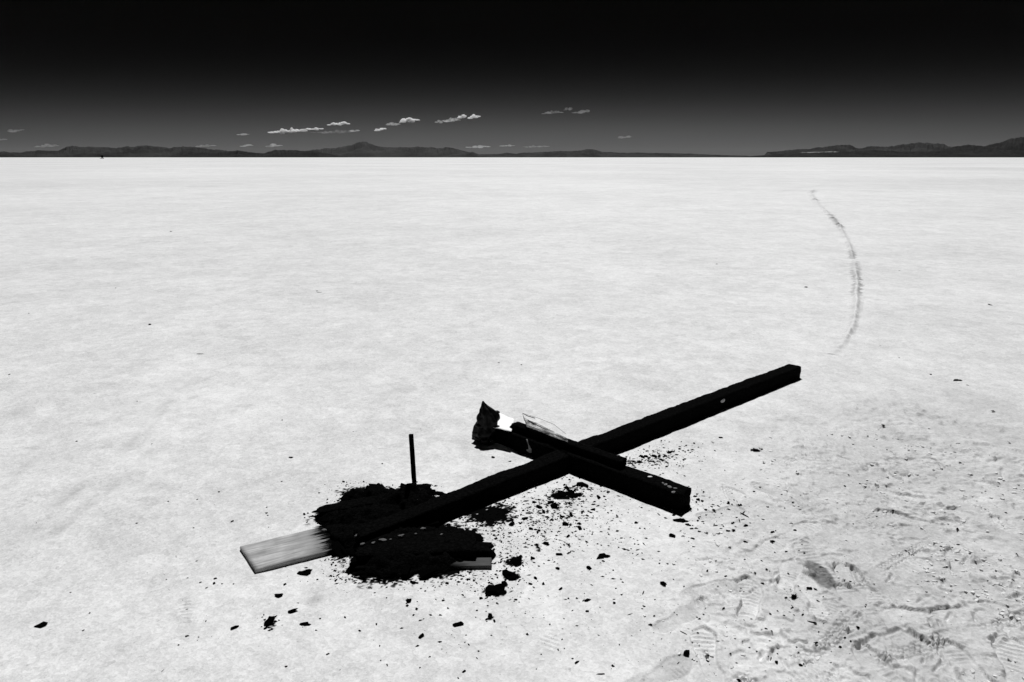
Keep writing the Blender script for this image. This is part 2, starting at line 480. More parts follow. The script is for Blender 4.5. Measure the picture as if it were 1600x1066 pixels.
DAMP = [(1280, 897, 20, 25, 1.0), (492, 938, 17, 10, .34), (1262, 950, 24, 18, .20), (1225, 790, 14, 9, .16), (1140, 800, 18, 10, .18), (1190, 665, 60, 7, .22), (1270, 662, 45, 6, .26), (1380, 590, 120, 18, .10),
        (210, 640, 60, 30, .07), (260, 640, 12, 40, .07), (80, 700, 70, 60, .06), (1420, 500, 160, 14, .10), (1500, 470, 150, 10, .08), (1290, 855, 25, 14, .14), (1360, 960, 30, 24, .16)]

STROKES = [  # faint old wheel marks on the left
    ([(-40, 668), (60, 632), (140, 596), (250, 560)], .05, .16), ([(40, 830), (150, 742), (235, 668), (280, 612)], .035, .18),
    ([(90, 830), (190, 748), (268, 672), (300, 620)], .03, .14), ([(-20, 770), (80, 700), (180, 650)], .05, .12), ([(1380, 720), (1470, 700), (1600, 690)], .03, .2),
    ([(1300, 668), (1390, 655), (1500, 668)], .03, .2), ([(1180, 660), (1260, 652), (1330, 660)], .05, .16)]
def ground_attrs(x, y):
    soot = np.zeros(x.shape); damp_shade = np.zeros(x.shape)
    loc = (np.abs(x) < 4) & (y > 1.4) & (y < 5.5)
    X = x[loc]; Y = y[loc]
    n1 = vnoise(X * 55, Y * 55, 40) * .5 + vnoise(X * 120, Y * 120, 41) * .5
    n2 = fbm(X, Y, .06, 3, 42)
    s = np.zeros(X.shape)
    for px, py, rx, ry, st in SPLAT:
        c = at(px, py); k = depth_of(c) / FPX
        ex = at(px, py - ry).y - c.y
        g = np.exp(-(((X - c.x) / (rx * k)) ** 2 + ((Y - c.y) / ex) ** 2)) * st
        s = np.maximum(s, g)
    spk = sstep(.0, .07, s * 1.25 - n1 - .10 + n2 * .25) 
    for P in HEAP:
        d = poly_sd(X, Y, P) + .06 * n2
        spk = np.maximum(spk, sstep(-.02, .0, d))
        spk = np.maximum(spk, sstep(.88, .93, n1 + .5 * sstep(-.10, 0, d)) * sstep(-.12, -.03, d))
    soot[loc] = np.clip(spk, 0, .998)
    d_ = np.zeros(X.shape); lit = []
    for j, (px, py, rx, ry, st) in enumerate(DAMP):
        c = at(px, py); k = depth_of(c) / FPX
        ex = at(px, py - ry).y - c.y
        r = np.sqrt(((X - c.x) / (rx * k)) ** 2 + ((Y - c.y) / ex) ** 2)
        d_ = np.maximum(d_, st * (1 - sstep(.75 if j == 0 else .1, 1.1 if j == 0 else 1.3, r + n2 * (.3 if j == 0 else .9))) * (.75 + .5 * n1))
    for i, (px, py, hd, L, dep) in enumerate(prints):
        c = at(px, py)
        sel = (np.abs(X - c.x) < .2) & (np.abs(Y - c.y) < .2)
        if not sel.any(): continue
        a = R(hd); x_ = X[sel] - c.x; y_ = Y[sel] - c.y
        u = (x_ * math.cos(a) + y_ * math.sin(a)) * .29 / L
        v = (-x_ * math.sin(a) + y_ * math.cos(a)) * .29 / L
        v = v - (0.010 if i % 2 else -0.010) * np.cos(u * 14)
        d = np.interp(u, SOLE_U, SOLE_W, left=-.05, right=-.05) - np.abs(v) + fbm(x_ + i, y_, .05, 2, 30) * .014
        tone = (.30, .05, .22, .0, .15)[i % 5]  # partly exposed damp, partly relief shading of the prints put into the tone
        d_[sel] = np.maximum(d_[sel], tone * sstep(-.002, .006, d) * (.55 + .9 * vnoise(x_ * 22, y_ * 22 + i, 46)))
        lit.append((sel, .38 * sstep(-.002, .006, d)) if tone == 0 else (sel, 0))
    for pts, wd_, st in STROKES:
        W_ = [at(*p) for p in pts]
        for p, q in zip(W_[:-1], W_[1:]):
            ex, ey = q.x - p.x, q.y - p.y; L2 = ex * ex + ey * ey
            t = np.clip(((X - p.x) * ex + (Y - p.y) * ey) / L2, 0, 1)
            dd = np.hypot(X - p.x - t * ex, Y - p.y - t * ey)
            d_ = np.maximum(d_, 1.5 * st * np.exp(-(dd / wd_) ** 2) * sstep(.3, .7, vnoise(X * 6, Y * 6, 45)) * (.5 + n1))
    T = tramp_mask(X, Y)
    d_ = np.maximum(d_, T * .25 * (1 + 1.2 * fbm(X, Y, .18, 4, 44)))  # greyer trampled crust, plus corner darkening put into the colour
    for sel, f_ in lit: d_[sel] = d_[sel] * (1 - f_)
    damp_shade[loc] = np.clip(d_, 0, 1)
    return soot, damp_shade

def axis(spans, far_lo, far_hi, g):
    """grid lines: spans of (start, end, step), then ever wider steps out to the far edges"""
    a = np.concatenate([np.arange(lo, hi, st) for lo, hi, st in spans]).tolist()
    s = spans[-1][2]; p = a[-1]; up = []
    while p < far_hi:
        s *= g; p += s; up.append(p)
    s = spans[0][2]; p = a[0]; dn = []
    while p > far_lo:
        s *= g; p -= s; dn.append(p)
    return np.array(dn[::-1] + a + up)

GX = axis([(-1.75, -.85, .012), (-.85, .3, .0062), (.3, 2.05, .0042), (2.05, 2.8, .009)], -54000, 54000, 1.085)
GY = axis([(1.62, 2.95, .0042), (2.95, 3.5, .0062), (3.5, 4.2, .011)], -400, 60000, 1.085)
XX, YY = np.meshgrid(GX, GY)
ZZ = ground_height(XX.ravel().copy(), YY.ravel().copy()).reshape(XX.shape)
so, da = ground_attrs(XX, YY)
ground = link("ground", grid_mesh("ground", XX, YY, ZZ, attrs={"soot": so, "damp_shade": da}), M_GROUND)
tag(ground, "flat white salt crust reaching to the horizon", kind="structure")

def gz(x, y):
    return float(ground_height(np.array([x, 0.0]), np.array([y, 0.0]))[0])

# low broken ridge of crust curving away on the right
def salt_ridge():
    pts = [(1298, 557), (1306, 549), (1318, 536), (1328, 520), (1335, 500), (1338, 470), (1339, 440), (1336, 418), (1331, 400), (1323, 376), (1312, 355), (1298, 338), (1278, 320), (1266, 302), (1276, 294)]
    P = np.array([at(*p)[:2] for p in pts])
    # resample by arc length with Catmull-Rom like smoothing
    seg = np.r_[0, np.cumsum(np.hypot(*np.diff(P, axis=0).T))]
    s = np.arange(0, seg[-1], .022)
    cx = np.interp(s, seg, P[:, 0]); cy = np.interp(s, seg, P[:, 1])
    k = np.ones(25) / 25
    cx2 = np.convolve(np.pad(cx, 12, 'edge'), k, 'valid'); cy2 = np.convolve(np.pad(cy, 12, 'edge'), k, 'valid')
    cx2 += .05 * fbm(s, s * 0, .6, 3, 50); 
    tx = np.gradient(cx2); ty = np.gradient(cy2); L = np.hypot(tx, ty); nx, ny = -ty / L, tx / L
    wv = np.linspace(-1, 1, 25)
    wid = .10 + .009 * s
    V = wv[None, :] * wid[:, None]
    X = cx2[:, None] + nx[:, None] * V; Y = cy2[:, None] + ny[:, None] * V
    S = np.repeat(s[:, None], 25, 1)
    env = 1 - np.abs(wv[None, :]) ** 2
    core = np.exp(-(V / (.022 + .002 * S)) ** 2)
    broken = sstep(.30, .55, vnoise(S * 1.6, S * 0, 52) + .35 * (S < 5))
    crack = fbm(S * 1.0, V * .25, .09, 3, 54) * np.exp(-(V / (.09 + .006 * S)) ** 2)
    patch = sstep(.42, .62, vnoise(S * .9, V * 0, 55))
    Z = .004 + .022 * core * (.35 + .65 * broken) * (.35 + 1.3 * vnoise(S * 14, V * 14, 53)) + (.030 + .0022 * S) * crack * (.35 + patch)
    endt = sstep(0, 1.2, S) * sstep(0, 7, S.max() - S)
    Z = .004 + (Z - .004) * 1.15 * (.15 + .85 * endt)
    Z = Z * env - .012 * (1 - env)
    Z[0] = -.02; Z[-1] = -.02
    dm = endt * np.clip((.36 * np.exp(-((np.abs(V) - (.025 + .003 * S) * (1 - sstep(4, 8, S))) / (.022 + .0045 * S)) ** 2) * (.3 + .9 * patch) * (.4 + 1.2 * vnoise(S * 17, V * 9, 56))) * (1 - .8 * core * (1 - sstep(4, 8, S))), 0, .8)
    m = grid_mesh("salt_ridge", X, Y, Z, attrs={"soot": np.zeros(X.shape), "damp_shade": dm})
    o = link("salt_ridge", m, M_GROUND)
    tag(o, "thin broken ridge of salt crust curving away across the flat beyond the cross", "salt ridge")
salt_ridge()

# ------------------------------------------------------------------ hills on the horizon
HZX = [0, 250, 450, 700, 850, 1100, 1350, 1600]
HZY = [251, 248, 246, 244.5, 244, 246, 248, 249.5]
def hill_range(prof, dist, width, mat, label, seed, rough=.5):
    px = np.array([p[0] for p in prof], float)
    top = np.interp(px, HZX, HZY) - np.array([p[1] for p in prof], float)
    nu, nv = 520, 30
    u = np.linspace(px[0], px[-1], nu)
    hh = np.interp(u, px, np.maximum(top, 0)) * dist / FPX * math.cos(PITCH)
    hh *= sstep(0, 1, np.minimum(np.arange(nu), np.arange(nu)[::-1]) / 10.0)
    v = np.linspace(0, 1, nv)
    U = np.repeat(u[None, :], nv, 0); V = np.repeat(v[:, None], nu, 1)
    D = dist + (V - .5) * width
    X = (U - 800) / FPX * D / math.cos(PITCH) * 1.0
    Y = D.copy()
    sc = width * .22
    ridge = 1 - np.abs(fbm(X, Y, sc * .8, 6, seed, .6)) * 4.2
    gul = fbm(X, Y * .35, sc * .35, 4, seed + 3)
    shape = np.sin(np.pi * np.clip(V, 0, 1)) ** .75
    Z = hh[None, :] * shape * np.clip(1 - rough + rough * ridge + .25 * gul, .1, 1.25)
    Z *= (hh / np.maximum(Z.max(axis=0), 1e-3))[None, :] * (1 + .26 * fbm(U, U * 0, 11, 6, seed + 6, .75))
    Z = np.where((V == 0) | (V == 1), -30, Z)
    o = link("hills", grid_mesh("hills", X, Y, Z), mat)
    tag(o, label, kind="structure")

RK_DARK = rock_material("dark_rock", .003, .016, .0012)
RK_MID = rock_material("grey_rock", .005, .034, .0012)
RK_FAR = rock_material("pale_rock", .010, .034, .0007)
RK_SALT = rock_material("salt_bank", .18, .34, .001)
hill_range([(-80, 240), (-20, 239), (15, 241), (45, 245), (80, 247), (120, 249)], 15000, 2500, RK_DARK, "low dark hills at the left edge of the horizon", 3)
hill_range([(10, 247), (40, 243), (60, 241.5), (85, 243), (100, 240), (112, 239), (140, 239), (152, 234), (163, 232), (185, 233), (205, 233), (225, 234), (255, 231), (268, 230), (285, 231), (302, 233), (318, 231), (340, 232), (360, 234), (385, 236), (410, 241), (430, 247)],
           19000, 4000, RK_MID, "long grey range of hills on the left horizon", 9)
hill_range([(300, 247), (318, 244), (340, 240), (365, 240), (380, 238), (400, 236), (415, 238), (440, 240), (455, 234.5), (480, 235), (510, 236), (535, 240), (560, 246)], 13500, 2400, RK_DARK, "low dark foothills left of the middle of the horizon", 14)
hill_range([(470, 240), (500, 236), (520, 233), (545, 231), (565, 228), (574, 224), (583, 222), (592, 224), (604, 228), (622, 230), (650, 229), (690, 230), (710, 229.5), (722, 232), (738, 237), (760, 242)], 30000, 6000, RK_FAR, "far pale mountain with a small peak in the middle of the horizon", 20)
hill_range([(690, 243), (730, 238), (742, 236), (752, 240), (780, 239), (793, 237), (806, 239), (816, 237), (845, 236), (870, 235), (900, 234), (915, 232), (930, 236), (955, 238), (990, 238), (1030, 239), (1060, 240), (1090, 242), (1150, 244)], 26000, 4000, RK_MID, "low far hills right of the middle of the horizon", 26)
hill_range([(1175, 246), (1195, 242), (1225, 239.2), (1270, 238.2), (1290, 240), (1310, 246)], 17000, 1200, RK_SALT, "thin bank of bright salt below the right hills", 30, .1)
hill_range([(1120, 246), (1170, 243), (1215, 240), (1250, 239.5), (1290, 239), (1330, 237), (1360, 239), (1410, 239.5), (1450, 237), (1520, 238), (1640, 238)], 12000, 1800, RK_DARK, "low dark strip of land under the right hills", 33)
hill_range([(1165, 239), (1220, 235), (1250, 232), (1275, 229), (1290, 229), (1305, 234), (1320, 231), (1345, 233), (1362, 230), (1380, 227), (1400, 226), (1424, 228), (1432, 232), (1470, 236), (1500, 242)], 24000, 4000, RK_MID, "grey hills behind the dark strip on the right horizon", 38)
hill_range([(1400, 241), (1440, 233), (1460, 230), (1488, 231.5), (1508, 226), (1522, 221), (1538, 220), (1552, 223), (1566, 226), (1582, 222), (1600, 218), (1650, 214), (1720, 224), (1760, 240)], 14000, 3000, RK_DARK, "black mountain at the right edge of the horizon", 44)

# tiny dark marker far out on the salt
def marker():
    c = Vector(((203 - 800) / FPX * 800 / math.cos(PITCH), 800, 0))
    t = empty("distant_marker", c, R(12))
    m = M_CHAR
    def box(name, x0, x1, y0, y1, z0, z1):
        bm = bmesh.new()
        bmesh.ops.create_cube(bm, size=1)
        for v in bm.verts:
            v.co = Vector(((x0 + x1) / 2 + v.co.x * (x1 - x0), (y0 + y1) / 2 + v.co.y * (y1 - y0), (z0 + z1) / 2 + v.co.z * (z1 - z0)))
        bmesh.ops.bevel(bm, geom=bm.edges[:], offset=.03, segments=1, affect='EDGES')
        me = bpy.data.meshes.new(name); bm.to_mesh(me); bm.free()
        link(name, me, m, t)
    box("panel", -1.1, 1.1, -.08, .08, .9, 3.7)
    box("upright", -1.0, -.8, .085, .25, -.1, 3.9)
    box("upright", .8, 1.0, .085, .25, -.1, 3.9)
    box("foot_beam", -2.6, 1.6, -.4, .07, -.05, .45)
    tag(t, "tiny dark marker standing far out on the salt below the left hills", "marker")
marker()

# ------------------------------------------------------------------ timbers
def noise3(x, y, z, seed):
    return (vnoise(x + z * .37, y + z * .61, seed) + vnoise(y + 5, z + x * .3, seed + 1) + vnoise(z + 3, x - y * .4, seed + 2)) / 3 - .5

def timber(name, L, w, h, mat, parent=None, amp=.003, seed=0, step=.010, corner=.006, erode=None, cap0=.0, cap1=.0, lump=0.0):
    """a length of sawn timber along local +X, bottom face on z = 0, edges and ends worn;
    erode(t 0..1) scales the section down where fire has eaten it"""
    nseg = max(6, int(L / step))
    per = []
    k = 7
    def side(a, b):
        for i in range(k):
            t = i / k
            per.append((a[0] + (b[0] - a[0]) * t, a[1] + (b[1] - a[1]) * t))
    a, b, c, d = (-w / 2, 0), (w / 2, 0), (w / 2, h), (-w / 2, h)
    side(a, b); side(b, c); side(c, d); side(d, a)
    per = np.array(per)
    # round the corners
    cx, cy = 0, h / 2
    q = per - [cx, cy]
    over = np.maximum(np.abs(q) - (np.array([w / 2, h / 2]) - corner), 0)
    ln = np.hypot(over[:, 0], over[:, 1])
    f = np.where(ln > corner, corner / np.maximum(ln, 1e-9), 1)
    q = np.sign(q) * (np.minimum(np.abs(q), np.array([w / 2, h / 2]) - corner) + over * f[:, None])
    npn = len(per)
    xs = np.linspace(0, L, nseg + 1)
    verts = []
    nrm = q / np.maximum(np.hypot(q[:, 0], q[:, 1])[:, None], 1e-6)
    for i, x in enumerate(xs):
        t = x / L
        e = erode(t) if erode else 1.0
        dn = noise3(np.full(npn, x * 22.0), q[:, 0] * 50 + seed, q[:, 1] * 50, seed) * amp * 2
        dn += noise3(np.full(npn, x * 90.0), q[:, 0] * 160 + seed, q[:, 1] * 160, seed + 5) * amp
        if lump: dn += noise3(np.full(npn, x * 9.0), q[:, 0] * 14 + seed, q[:, 1] * 14, seed + 9) * lump
        p = q * e + nrm * dn[:, None]
        xx = np.full(npn, x)
        if i == 0 and cap0: xx = xx + cap0 * (noise3(q[:, 0] * 60, q[:, 1] * 60, q[:, 0] * 0 + seed, seed + 2) * 2)
        if i == nseg and cap1: xx = xx + cap1 * (noise3(q[:, 0] * 60, q[:, 1] * 60, q[:, 0] * 0 + seed, seed + 4) * 2)
        z = p[:, 1] + h / 2 * e
        verts.extend(np.stack([xx, p[:, 0], z], -1).tolist())
    faces = []
    for i in range(nseg):
        for j in range(npn):
            j2 = (j + 1) % npn
            faces.append((i * npn + j, i * npn + j2, (i + 1) * npn + j2, (i + 1) * npn + j))
    # end caps: an inset ring then a fan
    for end, i0 in ((0, 0), (1, nseg * npn)):
        base = len(verts)
        ring = np.array(verts[i0:i0 + npn]); cen = ring.mean(axis=0)
        ins = cen + (ring - cen) * .5
        ins[:, 0] += (cap0 if end == 0 else cap1) * (np.random.default_rng(seed + end).random(npn) - .5)
        verts.extend(ins.tolist()); verts.append(cen.tolist())
        for j in range(npn):
            j2 = (j + 1) % npn
            f1 = (i0 + j, base + j, base + j2, i0 + j2); f2 = (base + j, base + npn, base + j2)
            if end: f1 = f1[::-1]; f2 = f2[::-1]
            faces.append(f1); faces.append(f2)
    me = pymesh(name, verts, faces)
    return link(name, me, mat, parent)

def blob(rx, ry, rz, seed, sub=2, amp=.35):
    bm = bmesh.new()
    bmesh.ops.create_icosphere(bm, subdivisions=sub, radius=1)
    co = np.array([v.co[:] for v in bm.verts])
    n = noise3(co[:, 0] * 1.7 + seed * 3.1, co[:, 1] * 1.7 + seed, co[:, 2] * 1.7, seed % 50) * 2
    n2 = noise3(co[:, 0] * 4 + seed, co[:, 1] * 4, co[:, 2] * 4 + seed, (seed + 7) % 50)
    r = 1 + amp * n + amp * .6 * n2
    co = co * r[:, None] * [rx, ry, rz]
    f = [[v.index for v in fc.verts] for fc in bm.faces]
    bm.free()
    return co, f

# the fallen cross: an Empty where the two timbers cross
S = .10
PA = at(1250, 591); PB = at(700, 812)
d_post = (PB - PA).normalized()                       # from the far end towards the burnt foot
ang_post = math.atan2(d_post.y, d_post.x)
n_post = Vector((d_post.y, -d_post.x, 0))             # towards the back of the post
if n_post.y < 0: n_post = -n_post
CA = at(768, 689); CB = at(1062, 800)
d_cr = (CB - CA).normalized()
ang_cr = math.atan2(d_cr.y, d_cr.x)
n_cr = Vector((-d_cr.y, d_cr.x, 0))
if n_cr.y < 0: n_cr = -n_cr
cross_c = at(900, 735)
cross = empty("charred_cross", (cross_c.x, cross_c.y, 0))
tag(cross, "large charred black wooden cross lying flat on the white salt", "cross")
def place(o, p, rz, rx=0, ry=0):
    """put a part at world point p although it is a child of the cross (an unrotated Empty)"""
    par = o.parent.location if o.parent else Vector((0, 0, 0))
    o.location = Vector(p) - par
    o.rotation_euler = (rx, ry, rz)

post_len = (PB - PA).length + .42
def er_post(t):
    return 1.0 if t < .45 else 1 - .16 * float(sstep(.45, 1.0, t)) - .012 * math.sin(t * 70)
post = timber("post", post_len, S, S, M_CHAR, cross, amp=.0055, seed=3, erode=er_post, cap1=.03, lump=.005)
place(post, PA + n_post * (S / 2) + Vector((0, 0, -.009)), ang_post)
crossbeam = timber("crossbeam", (CB - CA).length, S, S, M_CHAR, cross, amp=.0045, seed=21, cap0=.01, cap1=.006, lump=.004)
place(crossbeam, CA + n_cr * (S / 2) + Vector((0, 0, -.012)), ang_cr)
# board nailed along the top of the crossbeam
b0 = at(799, 662, S); 
tb = (b0 - CA).dot(d_cr)
board_len = .745
board = timber("top_board", board_len, .060, .040, M_CHAR, cross, amp=.004, seed=35, cap0=.02, cap1=.02, lump=.008)
place(board, CA + d_cr * (tb + .045) + n_cr * (S - .030) + Vector((0, 0, S - .014)), ang_cr)

def world_of(o):
    return Matrix.Translation(o.parent.location) @ Matrix.Translation(o.location) @ o.rotation_euler.to_matrix().to_4x4()
def lump_part(name, p, rx, ry, rz, seed, mat, parent, rot=0, amp=.35):
    co, f = blob(rx, ry, rz, seed, 2, amp)
    o = link(name, pymesh(name, co, f), mat, parent)
    o.matrix_parent_inverse = world_of(parent).inverted()
    o.location = p
    o.rotation_euler = (0, 0, rot)
    return o
# bare patches the fire left and flecks of salt on the timber
pp = PA + d_post * 1.02
lump_part("bare_patch", Vector(pp) + Vector((0, 0, .060)) + n_post * .0015, .024, .005, .014, 3, M_BARE, post, ang_post, .6)
def splinter(name, p0, pts, nrm, thick, mat, parent):
    """thin irregular flake: outline pts (local u along beam, z) on a vertical face"""
    n = len(pts)
    vs_, fs = [], []
    for k, off in ((0, -.004), (1, thick)):
        for (u, z) in pts:
            vs_.append(p0 + d_cr * u + Vector((0, 0, z)) + nrm * off)
    fs.append(list(range(n))[::-1]); fs.append([n + i for i in range(n)])
    for i in range(n): fs.append((i, (i + 1) % n, n + (i + 1) % n, n + i))
    o = link(name, pymesh(name, vs_, fs, False), mat, parent)
    o.matrix_parent_inverse = world_of(parent).inverted()
    return o
M_SCUFF = plain("scuffed_wood", 0.16, 0.8, 0.1, .6, 60)
splinter("bare_patch", CA + d_cr * .30, [(-.028, .090), (-.018, .082), (-.004, .060), (.012, .040), (.010, .020), (-.006, .016), (-.024, .022), (-.026, .030), (-.010, .034), (-.012, .056), (-.020, .074)], -n_cr, .004, M_SCUFF, crossbeam)
for i, (qx, qy, s_) in enumerate(((1016, 745, .010), (1040, 757, .009), (1046, 761, .012), (1055, 763, .008), (1052, 769, .010), (1036, 755, .007))):
    lump_part("salt_fleck", at(qx, qy, S - .011) , s_ * 1.3, s_ * .8, s_ * .25, 40 + i, M_SALT if i == 0 else M_SCUFF, crossbeam, i)

# scorched wrapping bunched on the left end of the crossbeam
def wrapping():
    base = CA + n_cr * (S * .5) + d_cr * .0
    k = 3.98 / FPX
    prof = [(694, 764, 3), (691, 763, 9), (686, 757, 15), (679, 755.5, 17), (672, 758, 16.5), (666, 760, 15.5), (657, 762, 16.5), (648, 761.5, 13.5), (641, 760, 9.5), (636, 757, 5.5), (631.5, 755.5, 2.4), (628.5, 755, .8)]
    vs_, fs = [], []
    na = 40
    zb = 694
    ys = []
    prof_y = np.array([p[0] for p in prof]); pcx = np.array([p[1] for p in prof]); pr = np.array([p[2] for p in prof])
    rows = np.linspace(694, 628.5, 44)
    for r_, yy in enumerate(rows):
        cx = np.interp(-yy, -prof_y, pcx); rad = np.interp(-yy, -prof_y, pr)
        z = (zb - yy) * k * 1.03
        for j in range(na):
            a = 2 * math.pi * j / na
            fold = 1 + .16 * math.sin(3 * a + .10 * yy) + .10 * math.sin(7 * a - .17 * yy) 
            nz = float(noise3(np.array([math.cos(a) * 2.2]), np.array([math.sin(a) * 2.2]), np.array([yy * .09]), 12)[0])
            rr = rad * k * (fold * .93 + .85 * nz + .04 * math.sin(13 * a + .3 * yy))
            vs_.append(Vector(((cx - 763) * k + rr * math.cos(a), rr * math.sin(a) * .85, z)))
    nr = len(rows)
    for r_ in range(nr - 1):
        for j in range(na):
            j2 = (j + 1) % na
            fs.append((r_ * na + j, r_ * na + j2, (r_ + 1) * na + j2, (r_ + 1) * na + j))
    fs.append(list(range(na))[::-1]); fs.append([(nr - 1) * na + j for j in range(na)])
    o = link("burnt_wrapping", pymesh("burnt_wrapping", vs_, fs), M_WRAP)
    g = at(763, 694); 
    o.location = (g.x, g.y + .045, -.004)
    tag(o, "crumpled scorched wrapping with a pointed top on the far end of the crossbeam", "wrapping")
    # drooping tatters round the foot of it
    for i, (qx, qy, s_) in enumerate(((745, 680, .026), (758, 691, .020), (750, 686, .024), (769, 690, .018), (776, 645, .012), (748, 664, .012))):
        co, f = blob(s_ * 1.3, s_, s_ * .8, 60 + i, 2, .7)
        t = link("tatter", pymesh("tatter", co, f), M_WRAP, o)
        q = at(qx, qy, .02)
        t.location = Vector((q.x, q.y + .01, .02 if i < 4 else .02)) - o.location
        if i >= 4:
            w_ = Vector(((qx - 763) * k, -.03 if i == 5 else 0, (694 - qy) * k)); t.location = w_
wrapping()

def cloth(name, corners, nu, nv, wave, seed, mat, thick=.0015):
    """sheet through four corner points with crumples, given thickness"""
    a, b, c, d = [Vector(p) for p in corners]
    nrm = (b - a).cross(d - a).normalized()
    vs_, fs = [], []
    for j in range(nv + 1):
        for i in range(nu + 1):
            u, v = i / nu, j / nv
            p = (a * (1 - u) + b * u) * (1 - v) + (d * (1 - u) + c * u) * v
            w_ = float(noise3(np.array([u * 3.1 + seed]), np.array([v * 2.3]), np.array([u * v * 3]), seed % 40)[0]) * 2
            w2 = float(noise3(np.array([u * 9 + seed]), np.array([v * 7]), np.array([u * 4]), (seed + 3) % 40)[0])
            vs_.append(p + nrm * (wave * w_ + wave * .6 * w2))
    for j in range(nv):
        for i in range(nu):
            k = j * (nu + 1) + i
            fs.append((k, k + 1, k + nu + 2, k + nu + 1))
    o = link(name, pymesh(name, vs_, fs), mat)
    sm = o.modifiers.new("thickness", 'SOLIDIFY'); sm.thickness = thick
    return o
# white scrap tucked behind the wrapping, lying over the back edge of the beam
ws = cloth("white_cloth_scrap", [at(770, 668, S + .006), at(799, 674, S + .006), at(804, 655, S - .012), at(772, 641, S - .012)], 16, 12, .005, 5, M_WHITE, .002)
tag(ws, "bright white cloth scrap beside the scorched wrapping on the crossbeam", "cloth")
# torn clear film snagged on the back of the top board
def film_material():
    m, nt, b = new_mat("clear_film")
    tc = N(nt, "ShaderNodeTexCoord").outputs["Object"]
    n1 = noise(nt, tc, 35, 5, .7)
    nt.links.new(gray(nt, mrange(nt, n1, .35, .65, .03, .35)), b.inputs["Base Color"])
    nt.links.new(mrange(nt, noise(nt, tc, 22, 4, .6), .36, .60, .04, .8), b.inputs["Alpha"])
    b.inputs["Roughness"].default_value = .3
    return m
M_FILM = film_material()
zf = S + .036
film = cloth("torn_plastic_film", [at(823, 668, zf), at(888, 692, zf), at(886, 684, zf + .001), at(818, 652, zf + .016)], 26, 10, .012, 9, M_FILM, .0008)
tag(film, "torn see-through plastic film snagged along the back of the crossbeam", "plastic film")
def wire(name, pts, r, mat, parent):
    cu = bpy.data.curves.new(name, 'CURVE'); cu.dimensions = '3D'; cu.bevel_depth = r; cu.bevel_resolution = 2
    sp = cu.splines.new('POLY'); sp.points.add(len(pts) - 1)
    for q, p in zip(sp.points, pts): q.co = (*p, 1)
    tmp = bpy.data.objects.new(name, cu); COL.objects.link(tmp)
    me = bpy.data.meshes.new_from_object(tmp.evaluated_get(bpy.context.evaluated_depsgraph_get()))
    bpy.data.objects.remove(tmp)
    me.materials.clear()
    return link(name, me, mat, parent)
wire("fold", [at(823, 664, zf), at(819, 655, zf + .010), at(816.5, 646, zf + .024), at(824, 650, zf + .024), at(836, 653.5, zf + .020)], .0022, M_CHAR, film)
wire("fold", [at(825, 657, zf + .012), at(832, 661, zf + .010), at(842, 666, zf + .006), at(853, 671, zf + .004)], .0026, M_CHAR, film)
wire("fold", [at(817, 646, zf + .024), at(840, 653, zf + .02), at(865, 663, zf + .013), at(884, 678, zf + .006)], .0009, M_WRAP, film)

# stake standing in the charcoal behind the foot of the post
sb = at(650, 771)
def er_stake(t): return 1.0
stake = timber("stake", .315, .023, .021, M_CHAR, None, amp=.0010, seed=51, step=.008, corner=.003)
stake.location = (sb.x + .006, sb.y, -.004)
stake.rotation_euler = (0, R(-90 - 1.5), 0)
tag(stake, "charred square stake standing upright in the charcoal behind the post", "stake")
co, f = blob(.014, .006, .007, 71, 2, .4)
kn = link("knot", pymesh("knot", co, f), M_CHAR, stake)
kn.location = (.125, -.012, .010); kn.rotation_euler = (0, 0, R(15))

# planks
p0 = at(400, 896); pk = at(377, 853, .018)
pe = at(522, 865)
d_pl = (pe - p0).normalized(); n_pl = Vector((-d_pl.y, d_pl.x, 0))
w_pl = abs((Vector((pk.x, pk.y, 0)) - p0).dot(n_pl))
PL = plank_material("half_burnt_plank", .285, 1)
plank = timber("wooden_plank", .78, w_pl, .026, PL, None, amp=.0012, seed=61, step=.015, corner=.0035, cap0=.002)
for v_ in plank.data.vertices:                        # the end was sawn askew
    if v_.co.x < .3: v_.co.x -= .036 * (v_.co.y / w_pl + .5) * (1 - v_.co.x / .3)
plank.location = p0 + n_pl * (w_pl / 2) + Vector((0, 0, -.008))
plank.rotation_euler = (R(0), R(-.4), math.atan2(d_pl.y, d_pl.x))
tag(plank, "pale weathered wooden plank burnt black where it runs under the foot of the cross", "plank")

q1 = at(768, 888.5); q0 = at(545, 893)
d_b = (q1 - q0).normalized()
PL2 = plank_material("half_burnt_board", .42, -1, .10, .04)
brd = timber("burnt_board", (q1 - q0).length, .060, .022, PL2, None, amp=.0025, seed=66, step=.012, corner=.004, cap1=.006, cap0=.02, lump=.006)
brd.location = q0 + Vector((-d_b.y, d_b.x, 0)) * .030 + Vector((0, 0, -.008))
brd.rotation_euler = (0, 0, math.atan2(d_b.y, d_b.x))
tag(brd, "short burnt board with a pale right end in front of the charcoal heap", "board")
q3 = at(766, 872); q2 = at(570, 868)
d_b = (q3 - q2).normalized()
brd2 = timber("burnt_board", (q3 - q2).length, .07, .030, M_CHAR, None, amp=.004, seed=68, step=.012, corner=.006, cap1=.03, cap0=.03, lump=.014)
brd2.location = q2 + Vector((-d_b.y, d_b.x, 0)) * .035 + Vector((0, 0, .003))
brd2.rotation_euler = (0, 0, math.atan2(d_b.y, d_b.x))
tag(brd2, "fully charred board lying behind the pale ended board in the charcoal", "board")
q6 = at(556, 886); q7 = at(744, 877)
d_b = (q7 - q6).normalized()
slab = timber("burnt_board", (q7 - q6).length, .165, .045, M_CHAR, None, amp=.006, seed=73, step=.012, corner=.010, cap0=.03, cap1=.012, lump=.014)
slab.location = q6 + Vector((-d_b.y, d_b.x, 0)) * .085 + Vector((0, 0, .006))
